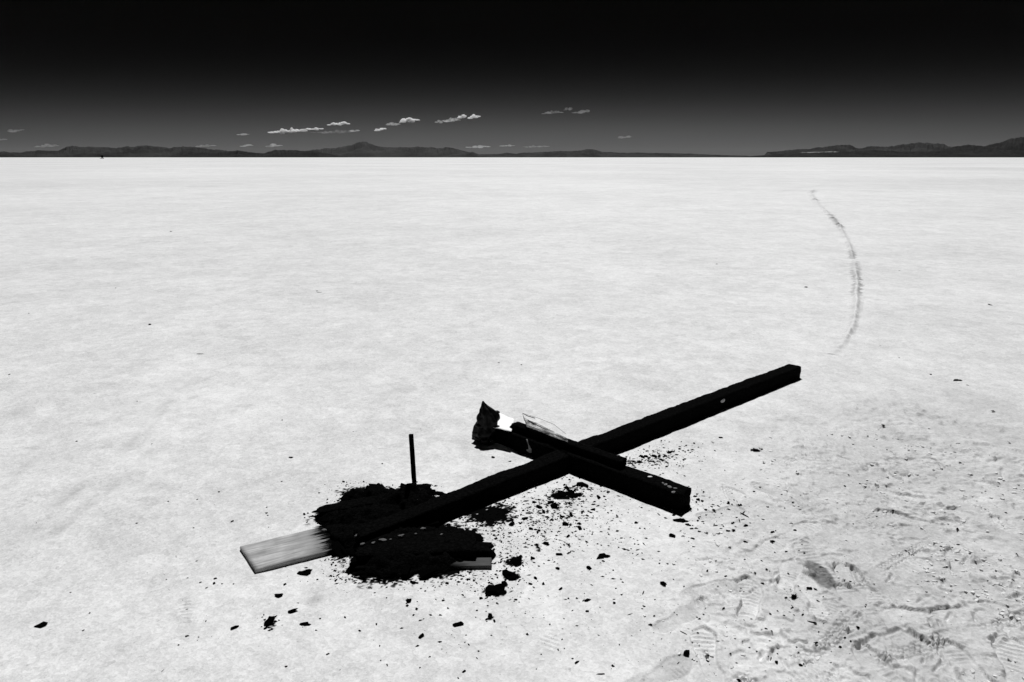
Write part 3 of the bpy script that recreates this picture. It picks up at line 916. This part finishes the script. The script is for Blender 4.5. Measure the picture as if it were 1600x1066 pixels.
slab.rotation_euler = (0, 0, math.atan2(d_b.y, d_b.x))
tag(slab, "wide fully charred slab with a squared right end in the front charcoal heap", "board")
q4 = at(500, 812); q5 = at(628, 790)
d_b = (q5 - q4).normalized()
brd3 = timber("burnt_board", (q5 - q4).length, .080, .032, M_CHAR, None, amp=.007, seed=70, step=.012, corner=.010, cap0=.05, cap1=.03, lump=.022,
              erode=lambda t: .72 + .28 * min(1, t / .25))
brd3.location = q4 + Vector((-d_b.y, d_b.x, 0)) * .03 + Vector((0, 0, .012))
brd3.rotation_euler = (0, 0, math.atan2(d_b.y, d_b.x))
tag(brd3, "charred timber stub with a ragged tip behind the pale plank", "board")

# ------------------------------------------------------------------ charcoal heaps
def heap(name, poly, hmax, seed, label, extra=None):
    xs = [p[0] for p in poly]; ys = [p[1] for p in poly]
    gx = np.arange(min(xs) - .06, max(xs) + .06, .0055); gy = np.arange(min(ys) - .06, max(ys) + .06, .0055)
    X, Y = np.meshgrid(gx, gy)
    d = poly_sd(X, Y, poly) + .085 * fbm(X, Y, .09, 4, seed, .6) + .03 * fbm(X, Y, .018, 2, seed + 3)
    lum = vnoise(X * 26, Y * 26, seed + 5); lum2 = vnoise(X * 62, Y * 62, seed + 6)
    Z = hmax * sstep(0, .09, d) * (.35 + .55 * vnoise(X * 8, Y * 8, seed + 4) + .5 * lum * lum) + .010 * sstep(0, .02, d) * lum2 + .004
    for (ex, ey, er, eh) in (extra or []):
        g = np.exp(-(((X - ex) ** 2 + (Y - ey) ** 2) / er ** 2))
        Z = Z + eh * g * (.75 + .5 * lum) * (d > 0)
    Z = np.where(d > 0, Z, -.01)
    o = link(name, grid_mesh(name, X, Y, Z, keep=(d > 0)), M_ASH)
    tag(o, label, "charcoal", kind="stuff")
mx = at(643, 782)
m2 = at(585, 772)
heap("charcoal_heap", HEAP[0], .042, 3, "mound of charcoal heaped round the upright stake", [(mx.x, mx.y, .085, .055), (m2.x, m2.y, .09, .022)])
heap("charcoal_heap", HEAP[1], .058, 13, "charcoal spread along the back of the burnt post foot")
heap("charcoal_heap", HEAP[2], .030, 23, "charcoal lying over the burnt middle of the pale plank", [(at(540, 845).x, at(540, 845).y, .10, .038)])
heap("charcoal_heap", HEAP[3], .045, 29, "broad black charcoal heap in front of the post")

# ------------------------------------------------------------------ scattered charcoal
def frag_mesh(i, kind):
    if kind == 'lump': co, f = blob(.5, .40, .20, 100 + i, 2, 1.3)
    elif kind == 'flake': co, f = blob(.55, .34, .11, 130 + i, 2, 1.4)
    elif kind == 'shard':
        co, f = blob(.60, .30, .20, 150 + i, 1, 1.2)
    else: co, f = blob(.5, .085, .07, 170 + i, 2, .6)
    co = np.array(co); co[:, 2] -= co[:, 2].min() * .8
    m = pymesh("charcoal_" + kind, co, f, kind in ('twig',))
    m.materials.append(M_ASH)
    return m
FR = {k: [frag_mesh(i, k) for i in range(5)] for k in ('lump', 'flake', 'shard', 'twig')}
NAMES = {'lump': 'charcoal_lump', 'flake': 'charcoal_flake', 'shard': 'charcoal_shard', 'twig': 'charcoal_splinter'}

singles = [  # px, py, size px, kind, rotation, label
    (64, 977, 18, 'shard', 10, "triangular black shard alone at the left edge of the sand"),
    (478, 895, 15, 'lump', 30, "black charcoal lump just in front of the pale plank"),
    (457, 957, 14, 'shard', 20, "slanting black charcoal shard well below the pale plank, right of the crumb pile"),
    (422, 973, 15, 'lump', 80, "knobbly charcoal lump in a small pile of crumbs at lower left"),
    (477, 977, 10, 'flake', -10, "small flat charcoal chip below the slanting shard at lower left"),
    (436, 932, 9, 'flake', 10, "small charcoal chip straight below the left end of the pale plank"),
    (367, 981, 9, 'shard', 40, "small charcoal shard left of the crumb pile at lower left"),
    (638, 939, 10, 'lump', 0, "round charcoal lump alone below the middle of the charcoal heap"),
    (715, 976, 12, 'lump', 20, "round black charcoal lump standing alone at bottom centre"),
    (657, 994, 11, 'shard', 70, "little peaked charcoal piece at bottom centre"),
    (772, 924, 20, 'lump', 20, "large ragged charcoal lump below the pale end of the burnt board"),
    (799, 900, 20, 'lump', -20, "charcoal lump between the large ragged one and the burnt board"),
    (806, 877, 20, 'lump', 0, "charcoal lump right of the end of the burnt boards"),
    (941, 869, 20, 'flake', 0, "half moon charcoal flake alone below the crossbeam end"),
    (1065, 814, 14, 'flake', -10, "flat charcoal chip just below the near end of the crossbeam"),
    (1051, 838, 8, 'lump', 0, "round charcoal pellet below the near end of the crossbeam"),
    (1165, 806, 20, 'twig', -60, "bent black splinter right of the crossbeam end"),
    (1068, 989, 17, 'twig', -45, "slanting black splinter at the bottom beside the footprints"),
    (938, 1053, 14, 'twig', 2, "short straight black splinter at the bottom edge of the scene"),
    (1106, 1019, 14, 'twig', 85, "thin black splinter lying end on among the footprints at the bottom"),
    (316, 553, 17, 'twig', 8, "thin dark twig alone on the open salt at left"),
    (500, 457, 9, 'twig', 0, "small dark twig far out on the open salt left of centre"),
    (1182, 703, 14, 'flake', 0, "dark flake in a soot smudge right of the cross"),
    (1495, 594, 12, 'flake', -20, "dark flake far right beyond the end of the post"),
    (1073, 1021, 10, 'lump', 40, "charcoal pellet at the bottom left of the footprints"),
    (1156, 1061, 11, 'lump', 20, "charcoal pellet at the very bottom among the footprints"),
    (1271, 974, 9, 'flake', -20, "charcoal chip inside a bright hollow among the footprints"),
    (254, 1048, 9, 'twig', 75, "thin dark twig at the bottom left"),
    (1205, 1023, 13, 'twig', 62, "thin black splinter standing out in a print right of the other bottom splinters"),
]
near_l = [(334, 912, 5), (337, 904, 4), (347, 912, 3), (365, 912, 3), (313, 910, 3), (291, 952, 4), (293, 994, 5), (322, 970, 3), (110, 926, 3), (416, 802, 5), (475, 804, 5), (481, 802, 4), (466, 943, 3), (447, 1043, 4), (494, 986, 4),
          (308, 781, 3), (342, 769, 3), (455, 715, 5), (440, 752, 4), (597, 724, 3), (263, 784, 3), (428, 965, 6), (415, 983, 5), (425, 984, 5), (140, 958, 3), (770, 715, 5), (797, 721, 4), (130, 985, 3)]
near_c = [(783, 917, 16), (764, 927, 12), (780, 925, 12), (788, 913, 10), (646, 911, 8), (698, 911, 6), (586, 927, 4), (588, 976, 5), (562, 987, 4), (766, 963, 9), (760, 967, 5), (772, 969, 5), (837, 903, 6), (745, 953, 4), (688, 961, 4), (646, 961, 4), (726, 1003, 4), (687, 1002, 4), (824, 990, 4),
          (872, 1013, 4), (846, 1021, 4), (725, 1048, 5), (716, 1058, 4), (656, 1043, 4), (605, 1039, 4), (595, 1033, 3), (512, 1023, 4), (593, 1010, 4), (958, 1040, 4), (903, 1033, 7), (1060, 1035, 7), (983, 960, 8), (1022, 962, 4),
          (1016, 977, 7), (1005, 926, 9), (1037, 913, 11), (960, 941, 7), (919, 937, 8), (918, 955, 5), (895, 953, 3), (872, 888, 7), (873, 867, 8), (943, 877, 5), (920, 888, 8), (829, 912, 5), (849, 912, 6), (832, 872, 11), (854, 850, 10),
          (837, 852, 5), (955, 813, 6), (994, 816, 6), (1030, 804, 7), (1074, 820, 7), (1082, 842, 5), (996, 866, 7), (971, 929, 5), (876, 919, 6), (1006, 947, 5), (693, 938, 4), (700, 950, 3), (668, 905, 6), (640, 906, 7), (723, 929, 5), (752, 934, 5), (806, 936, 4), (811, 940, 3),
          (790, 905, 8), (788, 926, 8), (764, 929, 8), (795, 882, 9), (814, 870, 8), (812, 880, 7)]
mid_c = [(878, 773, 16), (868, 775, 14), (890, 770, 12), (895, 777, 10), (902, 773, 12), (885, 763, 9), (908, 758, 13), (916, 760, 8), (835, 785, 10), (843, 793, 9), (850, 800, 10), (867, 790, 12), (860, 786, 9), (855, 808, 9), (862, 812, 8), (878, 807, 9), (884, 820, 9), (892, 806, 8),
         (905, 818, 6), (918, 806, 6), (935, 777, 9), (950, 769, 8), (927, 796, 6), (944, 776, 6), (905, 825, 9), (887, 838, 9), (899, 836, 6), (820, 812, 8), (812, 818, 7), (815, 830, 7), (800, 820, 9), (830, 828, 6), (842, 830, 5), (1000, 722, 9), (1008, 720, 7), (1015, 716, 8), (1022, 713, 7), (1031, 712, 8),
         (1040, 713, 8), (1046, 707, 7), (1054, 704, 6), (1062, 702, 5), (1035, 719, 6), (1044, 727, 6), (1027, 725, 6), (1013, 728, 6), (1010, 714, 6), (1003, 714, 7), (1072, 697, 4), (1126, 684, 5)]
feet = [(1188, 760, 6), (1178, 768, 5), (1156, 789, 5), (1138, 785, 5), (1112, 792, 5), (1103, 797, 5), (1127, 801, 4), (1252, 797, 6), (1239, 784, 5), (1200, 791, 6), (1192, 810, 5), (1242, 827, 6), (1207, 833, 6), (1207, 846, 7), (1236, 818, 5), (1164, 846, 5), (1123, 834, 4),
        (1155, 814, 8), (1144, 818, 7), (1165, 821, 7), (1146, 829, 6), (1138, 830, 5), (1119, 822, 5), (1160, 812, 9), (1162, 800, 8), (1086, 776, 5), (1091, 781, 6), (1097, 783, 5), (1088, 785, 5), (1098, 775, 6), (1082, 826, 5), (1093, 831, 4), (1104, 834, 4),
        (1198, 891, 5), (1232, 895, 4), (1134, 901, 4), (1192, 912, 5), (1265, 919, 7), (1240, 931, 9), (1228, 935, 5), (1130, 953, 4), (1099, 964, 4), (1239, 951, 4), (1254, 962, 6), (1231, 982, 5), (1134, 978, 6), (1197, 987, 4), (1273, 1008, 6), (1245, 1010, 4), (1300, 1034, 7),
        (1253, 1036, 7), (1213, 1034, 8), (1105, 1029, 6), (1321, 996, 5), (1330, 1002, 6), (1326, 988, 5), (1313, 1010, 5), (1340, 982, 5), (1447, 929, 5), (1344, 757, 4), (1399, 742, 4), (1500, 725, 4), (1380, 667, 4), (1427, 867, 5), (1412, 868, 5), (1498, 848, 4), (1558, 816, 6), (1566, 818, 6), (1470, 856, 5), (1510, 665, 3)]
far_s = [(267, 362, 3), (234, 508, 4), (181, 450, 3), (45, 490, 3), (495, 455, 3), (1120, 413, 3), (1259, 449, 4), (1548, 477, 5), (1405, 423, 3), (1405, 560, 4), (1512, 602, 4), (1454, 585, 3), (780, 567, 3), (815, 570, 3), (1375, 541, 3), (15, 585, 4), (120, 690, 3)]

count = 0
def fragment(px, py, size, kind, rot, label, group):
    global count
    g = at(px, py)
    s = size * depth_of(g) / FPX
    me = FR[kind][count % 5]
    o = bpy.data.objects.new(NAMES[kind], me)
    COL.objects.link(o)
    o.location = (g.x, g.y, gz(g.x, g.y) - .08 * s)
    o.scale = (s, s * random.uniform(.9, 1.25), s * random.uniform(.75, 1.1))
    o.rotation_euler = (random.uniform(-.15, .15), random.uniform(-.15, .15), R(rot))
    tag(o, label, "charcoal", group)
    count += 1
for px, py, s, k, r, lb in singles:
    fragment(px, py, s * 1.05, k, r, lb, None)
SETS = ((near_l, "small black charcoal crumb on the clean sand left of the charcoal heap", "crumbs left of the heap"),
        (near_c, "small black charcoal crumb on the sand in front of the cross", "crumbs in front of the cross"),
        (mid_c, "black charcoal bit in the dense scatter close beside the crossbeam", "bits beside the crossbeam"),
        (feet, "small black crumb among the footprints at the right", "crumbs among the footprints"),
        (far_s, "tiny dark speck far out on the open salt", "specks on the open salt"))
for pts, lb, gr in SETS:
    for px, py, s in pts:
        k = random.choice(['lump', 'lump', 'shard', 'flake'] if s > 9 else ['lump', 'lump', 'shard', 'flake', 'twig'] if s > 5 else ['lump', 'shard', 'flake'])
        fragment(px, py, s * (1.35 if k == 'twig' else .98), k, random.uniform(0, 360), lb, gr)

# fine crumbs nobody could count
def crumbs():
    clusters = [(770, 805, 45, 18, 420), (870, 785, 45, 30, 420), (905, 765, 30, 10, 120), (830, 825, 60, 30, 260), (900, 830, 70, 40, 220), (780, 890, 40, 25, 160), (800, 870, 30, 16, 120), (1020, 718, 38, 14, 220), (1060, 705, 50, 16, 90),
                (1110, 795, 40, 25, 120), (555, 775, 24, 14, 200), (545, 885, 30, 20, 200), (620, 905, 70, 10, 220), (760, 840, 30, 22, 200), (600, 765, 60, 8, 120), (720, 900, 50, 14, 120), (505, 812, 18, 10, 40), (520, 868, 30, 8, 60), (720, 960, 160, 50, 110), (920, 930, 130, 60, 130),
                (422, 975, 12, 10, 34), (776, 923, 26, 12, 70), (1200, 880, 140, 110, 200), (1120, 1010, 140, 40, 80), (960, 800, 80, 50, 170), (380, 900, 150, 70, 36), (300, 800, 300, 200, 30), (1450, 850, 160, 130, 110), (1235, 932, 12, 8, 24)]
    base = np.array([(1, 0, 0), (-.9, .2, 0), (0, 1, 0), (.1, -.9, 0), (0, 0, .8), (0, 0, -.4)])
    tri = [(0, 2, 4), (2, 1, 4), (1, 3, 4), (3, 0, 4), (2, 0, 5), (1, 2, 5), (3, 1, 5), (0, 3, 5)]
    P = []
    for px, py, rx, ry, n in clusters:
        q = RNG.normal(size=(n, 2)) * [rx * .75, ry * .75] + [px, py]
        sz = 1.3 + RNG.random(n) ** 3 * 4.2
        for (a, b), s in zip(q, sz):
            if b < 420 or b > 1100: continue
            g = at(a, b); P.append((g.x, g.y, s * .5 * depth_of(g) / FPX))
    P = np.array(P)
    z = ground_height(P[:, 0].copy(), P[:, 1].copy())
    V, F = [], []
    for i, (x, y, s) in enumerate(P):
        a = RNG.random() * 6.28; c, sn = math.cos(a), math.sin(a)
        sc = RNG.random((6, 1)) * .7 + .6
        b = base * sc * [s * RNG.uniform(.8, 1.9), s * RNG.uniform(.6, 1.1), s * RNG.uniform(.4, .9)]
        bx = b[:, 0] * c - b[:, 1] * sn + x; by = b[:, 0] * sn + b[:, 1] * c + y
        V.append(np.stack([bx, by, b[:, 2] + z[i] + s * .1], -1))
        F += [(i * 6 + t[0], i * 6 + t[1], i * 6 + t[2]) for t in tri]
    o = link("charcoal_crumbs", pymesh("charcoal_crumbs", np.concatenate(V), F, False), M_ASH)
    tag(o, "fine black charcoal crumbs strewn around the burnt cross", "charcoal", kind="stuff")
crumbs()

# broken crust thrown up by feet and wheels
def crust_crumbs():
    n = 2600
    x = RNG.uniform(.35, 2.6, n * 3); y = RNG.uniform(1.7, 3.9, n * 3)
    w = tramp_mask(x, y) * sstep(.40, .72, vnoise(x * 6, y * 6, 58)) * (.35 + sstep(.5, .7, vnoise(x * 1.7, y * 1.7, 59)))
    ok = RNG.random(n * 3) < w
    x, y = x[ok][:n], y[ok][:n]
    z = ground_height(x.copy(), y.copy())
    base = np.array([(1, .1, -.3), (.2, .9, -.3), (-.9, .3, -.3), (-.5, -.8, -.3), (.6, -.7, -.3), (.8, .2, .35), (.1, .7, .4), (-.7, .2, .3), (-.4, -.6, .4), (.4, -.6, .3)])
    V, F = [], []
    for i in range(len(x)):
        s = .0022 + .0085 * RNG.random() ** 3
        a = RNG.random() * 6.28; c, sn = math.cos(a), math.sin(a); tl = RNG.normal() * .25
        b = base * (RNG.random((10, 1)) * .5 + .75) * [s * RNG.uniform(.9, 1.7), s, s * RNG.uniform(.6, 1.0)]
        zz = b[:, 2] + tl * b[:, 0]
        V.append(np.stack([b[:, 0] * c - b[:, 1] * sn + x[i], b[:, 0] * sn + b[:, 1] * c + y[i], zz + z[i] + s * .15], -1))
        o_ = i * 10
        F.append((o_ + 5, o_ + 6, o_ + 7, o_ + 8, o_ + 9))
        for j in range(5): F.append((o_ + j, o_ + (j + 1) % 5, o_ + 5 + (j + 1) % 5, o_ + 5 + j))
    o = link("salt_crumbs", pymesh("salt_crumbs", np.concatenate(V), F, False), M_SALT)
    tag(o, "pale crumbs of broken salt crust among the footprints", "salt crumbs", kind="stuff")
crust_crumbs()

# loose lumps on the heaps
def loose_on_heap():
    spots = [(552, 778, 22), (590, 764, 20), (700, 790, 18), (550, 862, 20), (600, 899, 18), (520, 815, 20), (668, 768, 18), (748, 842, 14), (612, 770, 16), (632, 760, 14), (660, 762, 15), (676, 770, 13), (690, 772, 12), (596, 770, 13), (575, 770, 14), (556, 776, 12), (520, 806, 13), (506, 812, 12), (505, 836, 12), (530, 866, 10), (560, 868, 13), (556, 882, 12), (565, 898, 12),
             (600, 902, 10), (640, 899, 9), (548, 892, 12), (735, 850, 12), (740, 862, 11), (764, 868, 12), (768, 880, 9), (590, 838, 12), (612, 842, 11), (640, 836, 11), (625, 850, 13), (660, 845, 12), (700, 840, 12), (580, 860, 14), (610, 875, 14), (650, 880, 12), (690, 878, 12), (535, 852, 13), (570, 838, 10)]
    for i, (px, py, s) in enumerate(spots):
        fragment(px, py, s * 1.3, random.choice(['lump', 'lump', 'shard', 'twig']), random.uniform(0, 360), "black charcoal lump lying on the charcoal heap at the foot of the cross", "lumps on the heap")
        o = COL.objects[-1]
loose_on_heap()
def rim_splinters():
    for P in HEAP:
        n = len(P)
        for k in range(11):
            i = random.randrange(n); t = random.random()
            x_ = P[i][0] * (1 - t) + P[(i + 1) % n][0] * t; y_ = P[i][1] * (1 - t) + P[(i + 1) % n][1] * t
            kd = random.choice(['twig', 'twig', 'shard', 'flake'])
            o = bpy.data.objects.new(NAMES[kd], FR[kd][k % 5]); COL.objects.link(o)
            s_ = random.uniform(.035, .085) * (1.25 if kd == 'twig' else .8)
            o.location = (x_ + random.uniform(-.02, .02), y_ + random.uniform(-.02, .02), .012)
            o.scale = (s_, s_, s_); o.rotation_euler = (random.uniform(-.3, .3), random.uniform(-.45, .25), random.uniform(0, 6.28))
            tag(o, "black splinter or flake sticking out along the ragged rim of the charcoal", "charcoal", "splinters along the heap rim")
rim_splinters()

M_PALE_ASH = plain("pale_ash", .11, .9, .05, .5, 80)
for i, (px, py, s_, z_) in enumerate(((565, 833, 18, .05), (558, 837, 8, .05), (583, 848, 6, .045), (597, 844, 11, .045), (610, 843, 4, .045), (627, 837, 8, .05), (649, 834, 4, .045), (566, 850, 7, .045), (661, 826, 7, .03), (507, 828, 6, .04), (690, 835, 5, .04))):
    co, f = blob(.5, .3, .09, 400 + i, 2, 1.2)
    o = link("ash_flake", pymesh("ash_flake", co, f), M_PALE_ASH)
    g = at(px, py, z_ + .012); k_ = s_ * depth_of(g) / FPX
    o.location = g; o.scale = (k_, k_, k_); o.rotation_euler = (.2, 0, random.uniform(-.3, .6))
    tag(o, "long pale ash flake at the left of the row on the black charcoal" if i == 0 else "small pale ash flake in the row along the charcoal in front of the post", "ash", None if i == 0 else "pale ash flakes on the charcoal")
for (px, py, s_, r_, lb) in ((541, 869, 34, 40, "slanting black splinter sticking out of the charcoal in front of the pale plank"), (636, 902, 38, 22, "thin black splinter at the lower edge of the front charcoal heap"),
                             (552, 892, 26, 4, "short black stub poking left from the front charcoal heap"), (758, 868, 30, 8, "black splinter poking right from the charcoal above the pale board end"), (505, 806, 26, 15, "black splinter at the ragged tip left of the charcoal"),
                             (560, 766, 24, 30, "thin black splinter on the far side of the charcoal left of the stake")):
    fragment(px, py, s_, 'twig', r_, lb, None)

# ------------------------------------------------------------------ clouds, low over the horizon
def cloud_material(name, dens):
    m = bpy.data.materials.new(name); m.use_nodes = True
    nt = m.node_tree; nt.nodes.clear()
    out = N(nt, "ShaderNodeOutputMaterial"); pv = N(nt, "ShaderNodeVolumePrincipled")
    pv.inputs["Color"].default_value = (1, 1, 1, 1)
    pv.inputs["Density"].default_value = dens
    pv.inputs["Anisotropy"].default_value = .35
    nt.links.new(pv.outputs["Volume"], out.inputs["Volume"])
    return m
CL = [cloud_material("cloud_%s" % n, d) for n, d in (("thick", .012), ("medium", .0012), ("thin", .0004))]
DC = 80000.0
clouds = [  # px, py, width, height, kind, label
    (476, 210, 52, 7, 0, "long white cloud, leftmost of the bright ones over the left hills"), (513, 206, 26, 4, 0, "flat cloud streak joined to the right of the long white cloud"),
    (549, 199, 26, 5, 0, "flat topped white cloud left of the middle peak"), (574, 208, 13, 3, 1, "small faint cloud scrap above the middle peak"), (609, 206, 16, 5, 0, "small white cloud just right of the middle peak"),
    (651, 194, 28, 9, 0, "brightest puffy cloud, right above the middle hills"), (628, 199, 18, 4, 1, "faint tail left of the brightest puffy cloud"), (697, 195, 14, 5, 1, "small cloud at the left end of the right hand row"),
    (714, 193, 20, 5, 1, "cloud in the middle of the right hand row"), (729, 188, 12, 5, 0, "bright small cloud in the right hand row"), (745, 188, 16, 5, 0, "bright cloud at the right end of the right hand row"),
    (858, 182, 26, 5, 2, "lone faint cloud highest over the middle right"), (880, 177, 12, 4, 2, "faintest wisp above the lone pair of clouds"), (900, 181, 22, 5, 2, "faint cloud just right of the lone highest cloud"),
    (963, 217, 20, 4, 2, "small faint cloud low over the right middle hills"), (20, 212, 14, 5, 2, "grey cloud nearest the left edge"), (84, 213, 24, 5, 2, "grey streak cloud over the far left hills"), (412, 214, 13, 3, 1, "short faint streak left of the long white cloud"),
    (355, 231, 24, 4, 2, "low cloud resting on the left hills"), (413, 230, 20, 4, 1, "second low cloud resting on the left hills"), (455, 230, 20, 4, 1, "third low cloud resting on the left hills"),
    (125, 234, 30, 5, 2, "faint cloud bank behind the far left ridge"), (750, 230, 34, 4, 1, "low cloud streak behind the right shoulder of the middle mountain"), (795, 228, 18, 3, 1, "low bright streak right of the middle mountain"), (835, 229, 34, 3, 2, "thin low haze streak right of the middle mountain"),
    (50, 226, 40, 4, 2, "thin grey wisp low at the far left"),
    (545, 210, 60, 4, 2, "thin veil hanging under the flat topped cloud"),
]
for i, (px, py, w, h, kd, lb) in enumerate(clouds):
    hz = float(np.interp(px, HZX, HZY))
    kx = DC / FPX / math.cos(PITCH)
    cx = (px - 800) * kx; cz = (hz - py) * DC / FPX * 1.02
    W = w * kx; Hh = h * DC / FPX
    rs = np.random.default_rng(200 + i)
    V, F = [], []
    n = max(5, int(w / 3.2))
    for j in range(n):
        t = (j + .5) / n
        env = math.sin(math.pi * t) ** .6
        r = W / n * rs.uniform(.8, 1.5)
        rz_ = Hh * .62 * rs.uniform(.4, 1.2) * env
        co, f = blob(r, r * 1.2, rz_, 300 + i * 13 + j, 3, .5)
        co[:, 2] = np.where(co[:, 2] < 0, co[:, 2] * .45, co[:, 2])
        co += [(t - .5) * W + rs.normal() * r * .3, rs.normal() * r * .6, (rs.random() - .3) * Hh * .25 + (t - .5) * Hh * .4]
        b = sum(len(v) for v in V)
        V.append(co); F += [tuple(b + k for k in ff) for ff in f]
    o = link("cloud", pymesh("cloud", np.concatenate(V), F), CL[kd])
    o.location = (cx, DC, cz)
    tag(o, lb, "cloud", "clouds low over the horizon")

# ------------------------------------------------------------------ the air over the flat
def haze():
    bm = bmesh.new()
    bmesh.ops.create_cube(bm, size=1)
    for v in bm.verts:
        v.co = Vector((v.co.x * 110000, (v.co.y + .5) * 64000 - 1000, -31.5 if v.co.z < 0 else 720))
    me = bpy.data.meshes.new("haze"); bm.to_mesh(me); bm.free()
    m = bpy.data.materials.new("haze"); m.use_nodes = True
    nt = m.node_tree; nt.nodes.clear()
    out = N(nt, "ShaderNodeOutputMaterial"); pv = N(nt, "ShaderNodeVolumePrincipled")
    pv.inputs["Color"].default_value = (.9, .9, .9, 1)
    pv.inputs["Density"].default_value = 1.0e-6
    nt.links.new(pv.outputs["Volume"], out.inputs["Volume"])
    o = link("haze", me, m)
    tag(o, "thin dry air haze over the flat", kind="stuff")
haze()
